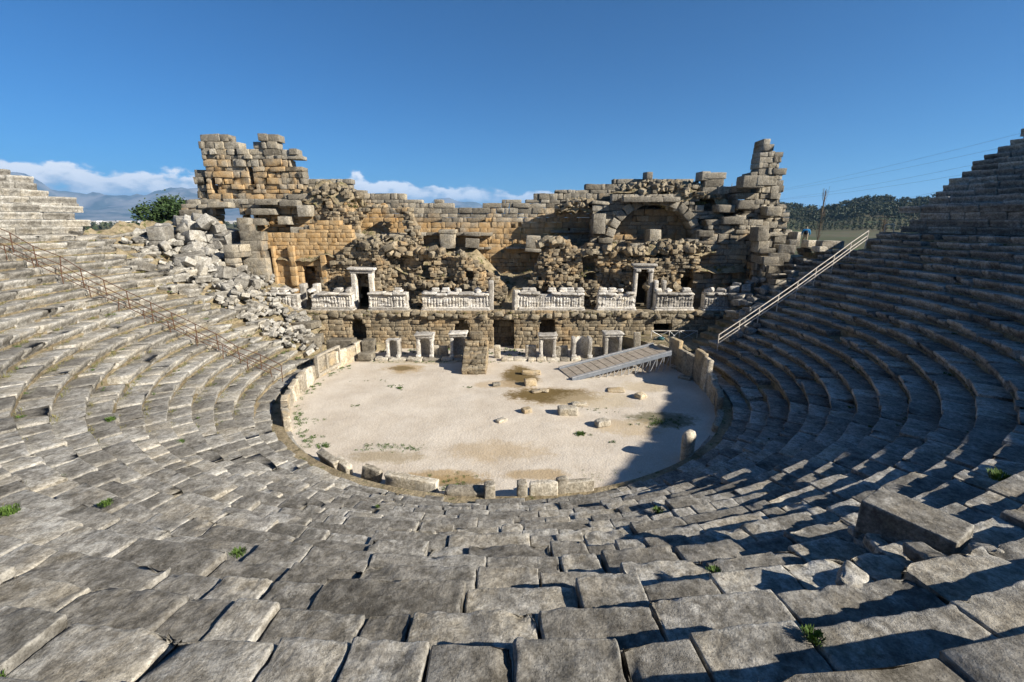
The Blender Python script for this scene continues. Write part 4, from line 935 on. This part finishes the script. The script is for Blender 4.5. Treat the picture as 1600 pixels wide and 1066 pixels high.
# ------------------------------------------------------------------ the walker
def person(loc, yaw):
    e = link('person', None, None, None, loc, None, 'person in blue jacket with dark backpack and beige trousers climbing the far right seats', 'person'); e.rotation_euler[2] = yaw
    def skin(name, V, E, Rr, mat, root=0, parent=e):
        me = bpy.data.meshes.new(name); me.from_pydata(V, E, []); o = link(name, me, mat, parent); o.modifiers.new('s', 'SKIN'); me.skin_vertices[0].data[root].use_root = True
        for i, r in enumerate(Rr): me.skin_vertices[0].data[i].radius = (r, r * .8) if not isinstance(r, tuple) else r
        s = o.modifiers.new('d', 'SUBSURF'); s.levels = 1; s.render_levels = 2
        for p in me.polygons: p.use_smooth = True
        return o
    V = [(0,0,.95),(0,.02,1.15),(0,.05,1.38),(0,.07,1.5),(0,.1,1.6),(0,.11,1.7),(.1,0,.88),(.11,.06,.5),(.11,.0,.1),(.11,.12,.04),(-.1,0,.88),(-.12,.22,.6),(-.12,.16,.24),(-.12,.3,.2),(.19,.05,1.38),(.27,.04,1.12),(.24,.2,.95),(.23,.28,.9),(-.19,.05,1.38),(-.27,.06,1.12),(-.24,.22,.97),(-.23,.3,.93)]
    E = [(0,1),(1,2),(2,3),(3,4),(4,5),(0,6),(6,7),(7,8),(8,9),(0,10),(10,11),(11,12),(12,13),(2,14),(14,15),(15,16),(16,17),(2,18),(18,19),(19,20),(20,21)]
    Rr = [(.16,.12),(.15,.11),(.17,.12),.06,(.095,.1),.08,.095,.07,.05,.045,.095,.07,.05,.045,.075,.052,.042,.035,.075,.052,.042,.035]
    m = simple('trouser_cloth', (.33, .27, .19), .9, 0, 30, .2, .1); skin('body', V, E, Rr, m)
    skin('jacket', [(0,.0,1.0),(0,.02,1.18),(0,.05,1.38),(0,.06,1.48),(.2,.05,1.38),(.28,.04,1.12),(.25,.18,.98),(-.2,.05,1.38),(-.28,.06,1.12),(-.25,.2,1.0)], [(0,1),(1,2),(2,3),(2,4),(4,5),(5,6),(2,7),(7,8),(8,9)], [(.19,.15),(.18,.14),(.19,.14),.08,.09,.068,.055,.09,.068,.055], simple('blue_jacket', (.02, .20, .42), .8, 0, 20, .2, .1))
    skin('hair', [(0,.08,1.62),(0,.09,1.72)], [(0,1)], [.1, .1], simple('dark_hair', (.02, .016, .012), .7, 0, 40, .2, 0))
    skin('backpack', [(-.02,-.14,1.02),(-.02,-.16,1.2),(-.02,-.12,1.38)], [(0,1),(1,2)], [(.15,.11),(.16,.12),(.12,.08)], simple('black_backpack', (.018, .018, .022), .8, 0, 20, .2, .1))
pp = cone_hit(1256, 386); person((pp[0], pp[1], tread_z(pp[0], pp[1])), R_(-25))
link('bank', grid('bank', np.linspace(19.5, 40, 70), np.linspace(35.2, 60, 60), lambda X, Y: 6.6 + .25 * fbm(np.stack([X * .4, Y * .4, 0 * X], -1), 3, 2) - np.clip((Y - 43) / 12, 0, 1) * 7 - np.clip((26.0 - X), 0, 9) * .55 - np.clip(37.5 - Y, 0, 5) * 2.5), M_SOIL, kind='structure')
st = Stones()
for px, py, w, h in [(1273, 385, 1.4, .6), (1300, 386, 1.7, .6), (1288, 392, 1.2, .4), (1232, 372, .5, 1.0), (1244, 374, .5, .9)]:
    p = cone_hit(px, py); st.add((w / 2, .4, h / 2), (p[0], p[1] + .3, p[2] + .15), rot(random.gauss(0, .2), 0, random.gauss(0, .04)), .05, .05)
for o, lab in zip(st.singles('gangway_block', list(range(5)), M_PAR, None, (6, 5, 4), 0, 2.), ['pale block lying just right of the walker', 'longer pale block lying farther right of the walker', 'low block in front of the two pale blocks near the walker', 'narrow upright stone farthest left of the walker', 'narrow upright stone beside the walker']):
    o['label'] = lab; o['category'] = 'stone'; o['group'] = 'blocks along the right gangway'

# ------------------------------------------------------------------ plants
def tuft(n, r, h, wid, seed, flat=.6):
    rs = np.random.default_rng(seed); V = []; F = []; T = []
    for i in range(n):
        a = rs.uniform(0, 6.283); q = rs.uniform(0, 1) ** .7 * r; c = np.array([math.cos(a) * q, math.sin(a) * q, 0]); d = np.array([math.cos(a), math.sin(a), 0]) * flat * rs.uniform(.2, 1) + (0, 0, 1); d /= np.linalg.norm(d)
        L = h * rs.uniform(.5, 1.1); s = np.array([-math.sin(a), math.cos(a), 0]) * wid * rs.uniform(.6, 1.3); o = len(V); t = rs.uniform()
        V += [c - s * .5, c + s * .5, c + d * L * .6 + s, c + d * L + d * 0 + (rs.normal(0, .1 * h), rs.normal(0, .1 * h), -.12 * h * flat), c + d * L * .6 - s]
        F += [(o, o+1, o+2, o+4), (o+4, o+2, o+3, o+3)]; T += [t] * 5
    F = [f if f[2] != f[3] else (f[0], f[1], f[2], f[2]) for f in F]
    return np.array(V), np.array(F), np.array(T)
def join_tufts(name, spots, mat, kind='stuff', **kw):
    V = []; F = []; T = []; o = 0
    for i, (x, y, z, s) in enumerate(spots):
        v, f, t = tuft(seed=i + 50, **kw); V.append(v * s + (x, y, z)); F.append(f + o); T.append(t); o += len(v)
    V = np.concatenate(V); F = np.concatenate(F); T = np.concatenate(T); quads = F[F[:, 2] != F[:, 3]]; tris = F[F[:, 2] == F[:, 3]][:, :3]
    me = bpy.data.meshes.new(name); me.from_pydata(V.tolist(), [], quads.tolist() + tris.tolist())
    a = me.attributes.new('tint', 'FLOAT_COLOR', 'POINT'); a.data.foreach_set('color', np.stack([T, T, T, T * 0 + 1], 1).astype(np.float32).ravel())
    return link(name, me, mat, kind=kind)
sp = []
for q in range(600):                                    # weeds rooted in the joints at the back of the treads
    k = random.randrange(0, NR - 1); a = random.uniform(-196, -40) if random.random() < .85 else random.uniform(-40, 20); R = lipR(k) + TR - random.uniform(.0, .12)
    x, y = pol(R, a)
    if math.hypot(x, y) < 2.5: continue
    s = random.uniform(.4, 1.1) * (1.5 if a < -183 else 1)
    for w in range(random.randrange(1, 4)): sp.append((x + random.gauss(0, .12), y + random.gauss(0, .08), lipZ(k) - .02, s * random.uniform(.5, 1)))
join_tufts('joint_weeds', sp, M_LEAF, n=34, r=.09, h=.09, wid=.010)
sp = []
for q in range(1000):
    k = random.randrange(0, NR - 1); a = random.uniform(-196, -100); x, y = pol(lipR(k) + TR - random.uniform(.0, .1), a); sp.append((x, y, lipZ(k) - .02, random.uniform(.5, 1.2)))
join_tufts('dry_joint_grass', sp, M_DRY, n=22, r=.16, h=.14, wid=.008)
# weeds on the orchestra floor and at its rim
sp = []
def patch(px, py, rx, ry, n, s=1.):
    x, y = atz(px, py, 0)
    for _ in range(n): sp.append((x + random.gauss(0, rx), y + random.gauss(0, ry), -.01, random.uniform(.5, 1.1) * s))
patch(610, 700, .7, .18, 60, .9); patch(645, 702, .35, .12, 25, .8); patch(612, 603, .35, .1, 14, .7); patch(580, 595, .7, .12, 10, .5); patch(625, 607, .12, .1, 10); patch(555, 634, .12, .08, 8, .6); patch(907, 678, .16, .1, 22, 1.1); patch(955, 690, .1, .1, 8, .7)
patch(1030, 660, .6, .35, 50, 1); patch(935, 742, .8, .2, 40, .8); patch(500, 657, .3, .2, 12, .7); patch(488, 690, .3, .5, 24, .9); patch(506, 697, .15, .1, 14); patch(700, 747, .7, .15, 26, .7); patch(715, 760, .5, .1, 30, 1.); patch(730, 605, .25, .1, 10, .6); patch(930, 640, .8, .3, 16, .6)
for q in range(90):
    a = random.uniform(160, 222); x, y = pol(11.75 - abs(random.gauss(0, .25)), a); sp.append((x, y, -.01, random.uniform(.5, 1.3)))
for q in range(160): x = random.uniform(-11, 14); sp.append((x, random.uniform(32.6, 34.5), -.02, random.uniform(1, 2.2)))
for q in range(90): x = random.uniform(-10, 8); sp.append((x, 31.2 + random.gauss(0, .12), -.01, random.uniform(.4, .9)))
join_tufts('orchestra_weeds', sp, M_LEAF, n=30, r=.13, h=.07, wid=.012)
# growth on the ruin
sp = []
for q in range(420):
    x = random.uniform(-18, 18); y = random.uniform(37.4, 40.6); z = float(fill_z(np.array([x]), np.array([y]))[0]); sp.append((x, y, z - .03, random.uniform(.8, 2)))
for q in range(260): x = random.uniform(-17, 16); sp.append((x, PY + random.uniform(-.05, .4), PZ - .2 + random.gauss(0, .1), random.uniform(.6, 1.5)))
for q in range(80):
    px = random.choice((random.uniform(485, 560), random.uniform(1030, 1100))); x, z = at(px, 320 + random.uniform(-14, 6), 39.3); sp.append((x, 39.3, z, random.uniform(1, 2.2)))
join_tufts('ruin_weeds', sp, M_DRY, n=22, r=.14, h=.13, wid=.02)
BIG = [((1028, 797), 1.3, 'green bushy weed in a seat joint right of centre foreground'), ((372, 862), 1.0, 'bright green weed in a seat joint, left foreground'), ((1565, 745), 1.8, 'broad low green plant among the seats at the far right'), ((173, 655), 1.5, 'dark green patch of weed in a hollow of the left seats'), ((282, 690), 1.3, 'green weed near the foot of the left seats'), ((12, 798), 1.5, 'green weed at the left edge among the seats'), ((1118, 892), .9, 'small green weed in a seat joint of the right foreground'), ((1272, 990), .8, 'low green weed between two large seats at the lower right'), ((165, 785), 1.1, 'green weed growing on a worn seat at left'), ((1140, 935), .6, 'little green plant in a pitted hollow of a right foreground seat'), ((487, 722), 1.5, 'green clump beside the near left fallen parapet slab'), ((590, 790), .7, 'tiny green weed in the seats near the centre left')]
for q, ((px, py), s, lab) in enumerate(BIG):
    p = cone_hit(px, py); v, f, t = tuft(170, .14, .12, .011, 300 + q); f = f.copy(); me = bpy.data.meshes.new('weed'); me.from_pydata((v * s * .7).tolist(), [], [tuple(a) if a[2] != a[3] else tuple(a[:3]) for a in f.tolist()])
    a = me.attributes.new('tint', 'FLOAT_COLOR', 'POINT'); a.data.foreach_set('color', np.stack([t, t, t, t * 0 + 1], 1).astype(np.float32).ravel())
    link('weed', me, M_LEAF, None, (p[0], p[1], p[2] - .05), None, lab, 'weed', 'larger weeds among the seats')
def crown(name, blobs, n, size, mat, parent, seed):
    rs = np.random.default_rng(seed); V = []; F = []; T = []
    for (c, r) in blobs:
        m = int(n * r ** 2); d = rs.normal(size=(m, 3)); d /= np.linalg.norm(d, axis=1)[:, None]; p = np.array(c) + d * np.array([r, r, r * .85]) * (rs.uniform(.35, 1, (m, 1)) ** .5) * (1 + .25 * rs.normal(size=(m, 1)))
        a = rs.normal(size=(m, 3)); a /= np.linalg.norm(a, axis=1)[:, None]; b = np.cross(a, rs.normal(size=(m, 3))); b /= np.linalg.norm(b, axis=1)[:, None]; s = size * rs.uniform(.5, 1.4, (m, 1)); o = len(V) and sum(len(v) for v in V)
        V.append(np.stack([p - a * s, p + b * s * .6, p + a * s, p - b * s * .6], 1).reshape(-1, 3)); F.append(np.arange(m * 4).reshape(m, 4) + o); T.append(np.repeat(rs.uniform(size=m), 4))
    V = np.concatenate(V); T = np.concatenate(T); return link(name, mesh(name, V, np.concatenate(F), np.stack([T, T, T, T * 0 + 1], 1)), mat, parent)
def tree(name, loc, h, r, label, mat, seed, n=260, size=.22, cat='tree', trunk=True):
    e = empty(name, loc, label, cat); rs = random.Random(seed); bl = []
    for i in range(16): a = rs.random() * 6.28; q = rs.random() ** .6 * r * .75; bl.append(((math.cos(a) * q, math.sin(a) * q, h * rs.uniform(.35, .88) - .25 * q), r * rs.uniform(.28, .45)))
    crown('crown', bl, n, size, mat, e, seed)
    if trunk: link('trunk', tube('trunk', [[(0, 0, -.5), (.1, .05, h * .35), (.05, .1, h * .75)]] + [[(.08, .05, h * .35), Vector(b[0]) * .9] for b in bl[:6]], .12 * r / 3), M_BARK, e)
x, z = at(266, 345, 72); tree('evergreen_tree', (x, 72, z - 5.5), 9.2, 4.0, 'dark green round tree left of the ruined tower', M_PINE, 5, 330, .2)
x, z = at(300, 345, 84); tree('evergreen_tree', (x, 84, z - 6), 8.2, 3.0, 'smaller dark tree showing just behind the left tower foot', M_PINE, 6, 300, .2)
link('near_field', grid('near_field', np.linspace(-130, -30, 60), np.linspace(45, 160, 60), lambda X, Y: 6.0 - np.clip((Y - 90) / 60, 0, 1) * 8.2 + .5 * fbm(np.stack([X * .06, Y * .06, 0 * X], -1), 3, 3) - np.clip(-X - 100, 0, 30) * .2), M_GROUND, kind='structure')
# brown leafless scrub on the left field
sp = [(random.uniform(-75, -40), random.uniform(52, 92), 5.8, random.uniform(.6, 1.2)) for _ in range(230)]
join_tufts('bare_scrub', sp, M_TWIG, n=60, r=1.2, h=2.6, wid=.03, flat=.35)
for px, Y, h, lab in ((1277, 62, 7.2, 'tall bare poplar just right of the walker'), (1376, 66, 3.4, 'faint bare sapling by the short white handrail')):
    x, z = at(px, 378, Y); e = empty('bare_tree', (x, Y, 0), lab, 'tree'); rs = random.Random(px); zb = z; P = []
    for q in range(90):
        zz = zb + h * rs.random() * .9 - .5; a = rs.random() * 6.28; l = .55 * rs.random() + .15; P.append([(rs.gauss(0, .08), rs.gauss(0, .08), zz), (math.cos(a) * l * .5, math.sin(a) * l * .5, zz + l), (math.cos(a) * l * .7, math.sin(a) * l * .7, zz + l * 2.2)])
    link('twig', tube('twig', P, .014, 4), M_TWIG, e); link('trunk', tube('trunk', [[(0, 0, 0), (0, 0, zb + h * .9)]], .05, 5), M_TWIG, e)

# ------------------------------------------------------------------ far country
def hill_z(X, Y):
    D = np.hypot(X, Y); a = np.degrees(np.arctan2(X, Y)); g = np.clip((a - 14) / 10, 0, 1); return -1.9 + g * np.clip((D - 560) / 300, 0, 1.15) ** 1.3 * (30 + 5 * np.sin(a * .35) + 3 * np.sin(a * .9)) - g * np.clip((D - 950) / 150, 0, 1) * 45
A = np.radians(np.linspace(12, 70, 90)); Dd = np.linspace(480, 1100, 40); AA, DD = np.meshgrid(A, Dd, indexing='ij'); X = DD * np.sin(AA); Y = DD * np.cos(AA); i = np.arange(AA.size).reshape(AA.shape)
link('wooded_hill', mesh('wooded_hill', np.stack([X, Y, hill_z(X, Y)], -1).reshape(-1, 3), np.stack([i[:-1,:-1], i[:-1,1:], i[1:,1:], i[1:,:-1]], 2).reshape(-1, 4), None, True), M_GROUND, kind='structure')
bl = []; rs = random.Random(3)
for q in range(1500):
    a = math.radians(rs.uniform(22, 56)); D = rs.uniform(715, 930); x, y = D * math.sin(a), D * math.cos(a); z = float(hill_z(np.array(x), np.array(y))); h = rs.uniform(5, 10)
    for w in range(3): bl.append(((x + rs.gauss(0, 2.2), y + rs.gauss(0, 2), z + h * rs.uniform(.35, .8)), rs.uniform(1.8, 3.4)))
o = crown('woodland', bl, 2.6, 1.1, M_WOOD, None, 9); o['kind'] = 'stuff'
bl = []
for row in range(7):
    for q in range(70):
        a = math.radians(22 + 34 * q / 70 + rs.gauss(0, .03)); D = 600 + row * 17; x, y = D * math.sin(a), D * math.cos(a); bl.append(((x, y, float(hill_z(np.array(x), np.array(y))) + 2), rs.uniform(1.8, 2.5)))
o = crown('olive_grove', bl, 7, .8, M_WOOD, None, 10); o['kind'] = 'stuff'
M_WHITE = simple('white_sheeting', (.75, .77, .78), .6, 0, .3, .12, 0)
for q, (px, py, w, lab) in enumerate([(1288, 356, 5, 'far white greenhouse right of the tall bare poplar'), (1303, 361, 8, 'long low white greenhouse in the middle of the far field'), (1360, 357, 12, 'long pale greenhouse left of the upper tier edge'), (1395, 356, 7, 'bright white greenhouse behind the short handrail'), (1337, 358, 6, 'grey-white greenhouse at the centre of the far greenhouse row')]):
    Y = 520; x, _ = at(px, py, Y); V = []; F = []
    for yy in (-9, 9):
        for j in range(9): t = math.pi * j / 8; V.append((math.cos(t) * w / 2, yy, math.sin(t) * 2. + 1. * (0 < j < 8)))
    for j in range(8): F.append((j, j + 1, j + 10, j + 9))
    me = bpy.data.meshes.new('greenhouse'); me.from_pydata(V, [], F + [tuple(range(9)), tuple(range(17, 8, -1))]); link('greenhouse', me, M_WHITE, None, (x, Y, at(px, py + 3, Y)[1] if False else -1.7), None, lab, 'greenhouse', 'far greenhouses')
# pylons and power lines
M_PYL = simple('pylon_steel', (.22, .24, .26), .6, .5, 3, .1, 0)
def pylon(px, Y, top, label):
    x, zt = at(px, top, Y); zb = -1.8; e = empty('pylon', (x, Y, zb), label, 'pylon'); H = zt - zb; w = H * .1; P = []
    for sx in (-1, 1):
        for sy in (-1, 1): P.append([(sx * w, sy * w, 0), (sx * w * .25, sy * w * .25, H * .7), (0, 0, H)])
    for k in range(7):
        z0, z1 = H * k / 8, H * (k + 1) / 8; a, b = w * (1 - k / 9), w * (1 - (k + 1) / 9)
        for sy in (-1, 1): P += [[(-a, sy * a, z0), (b, sy * b, z1)], [(a, sy * a, z0), (-b, sy * b, z1)]]
    link('lattice', tube('lattice', P, .12, 4), M_PYL, e); link('cross_arm', tube('cross_arm', [[(-H * .2, 0, H * z), (H * .2, 0, H * z)] for z in (.7, .82, .93)], .14, 4), M_PYL, e)
pylon(1227, 330, 327, 'steel lattice pylon just right of the right-hand tower'); pylon(1144, 420, 286, 'distant lattice pylon top seen above the right vault')
def wires(label, Y0, Y1, ends):
    for a, b in ends:
        x0, z0 = at(*a, Y0); x1, z1 = at(*b, Y1); pts = []
        for t in np.linspace(-.05, 1.5, 24): pts.append((x0 + (x1 - x0) * t, Y0 + (Y1 - Y0) * t, z0 + (z1 - z0) * t + 3.2 * (t * t - t)))
        yield pts
L = list(wires('', 330, 190, [((1222, 296), (1565, 216)), ((1222, 298), (1550, 234)), ((1222, 311), (1500, 262)), ((1222, 312), (1480, 277)), ((1340, 319), (1450, 303))]))
for q, (pts, lab) in enumerate(zip(L, ['topmost power line crossing the sky at right', 'second power line from the top', 'third power line from the top', 'fourth power line from the top', 'lowest short power line above the wooded hill'])):
    link('power_line', tube('power_line', [pts], .035, 4), M_PYL, None, None, None, lab, 'wire', 'power lines at right')
# far town on the plain, mountains
M_TOWN = simple('town_wall', (.55, .53, .50), .8, 0, .01, .2, 0); bxs = []
for q in range(420):
    a = math.radians(rs.uniform(-52, -20)); D = rs.uniform(1800, 5200); bxs.append(((D * math.sin(a), D * math.cos(a), 1), (rs.uniform(6, 26), rs.uniform(6, 14), rs.uniform(3, 9)), None))
o = link('far_town', boxes('far_town', bxs), M_TOWN, kind='stuff')
bl = []
for q in range(500):
    a = math.radians(rs.uniform(-52, -20)); D = rs.uniform(500, 4200); bl.append(((D * math.sin(a), D * math.cos(a), 2), rs.uniform(3, 7)))
o = crown('far_plain_trees', bl, 1.2, 2.4, M_WOOD, None, 12); o['kind'] = 'stuff'
def mountains():
    a = np.radians(np.linspace(-75, 40, 260)); d = np.linspace(11500, 17500, 60); A, D = np.meshgrid(a, d, indexing='ij'); X = D * np.sin(A); Y = D * np.cos(A)
    deg = np.degrees(A); env = np.interp(deg, [-75, -55, -42, -34, -25, -12, 0, 10, 22, 40], [1000, 1080, 1060, 1000, 900, 760, 640, 500, 220, 60])
    P = np.stack([X / 2600, Y / 2600, 0 * X], -1); rid = 1 - np.abs(fbm(P, 5, 77)) ; up = np.clip((D - 11500) / 4500, 0, 1); dn = np.clip((17500 - D) / 900, 0, 1)
    Z = -20 + env * (up ** 1.2) * dn * (.45 + .6 * rid) + 60 * fbm(P * 6, 3, 5) * up
    i = np.arange(A.size).reshape(A.shape); link('mountains', mesh('mountains', np.stack([X, Y, Z], -1).reshape(-1, 3), np.stack([i[:-1,:-1], i[:-1,1:], i[1:,1:], i[1:,:-1]], 2).reshape(-1, 4), None, True), M_MOUNT, kind='structure')
def mountmat():
    m, nt, b = newmat('mountain_rock'); q = NB(nt)
    nt.links.new(q.mix(q.ramp(q.noise(.0011, 7, .65), .4, .62), (.05, .06, .05), (.20, .19, .18)), b.inputs['Base Color']); return m
M_MOUNT = mountmat(); mountains()
# the air between
m = bpy.data.materials.new('haze_air'); m.use_nodes = True; nt = m.node_tree; nt.nodes.clear(); out = nt.nodes.new('ShaderNodeOutputMaterial'); pv = nt.nodes.new('ShaderNodeVolumePrincipled')
pv.inputs['Color'].default_value = (.30, .60, 1, 1); pv.inputs['Density'].default_value = .000055; pv.inputs['Anisotropy'].default_value = .1; nt.links.new(pv.outputs[0], out.inputs['Volume'])
link('haze', boxes('haze', [((0, 8000, 595), (27000, 27000, 620), None)]), m, kind='stuff')
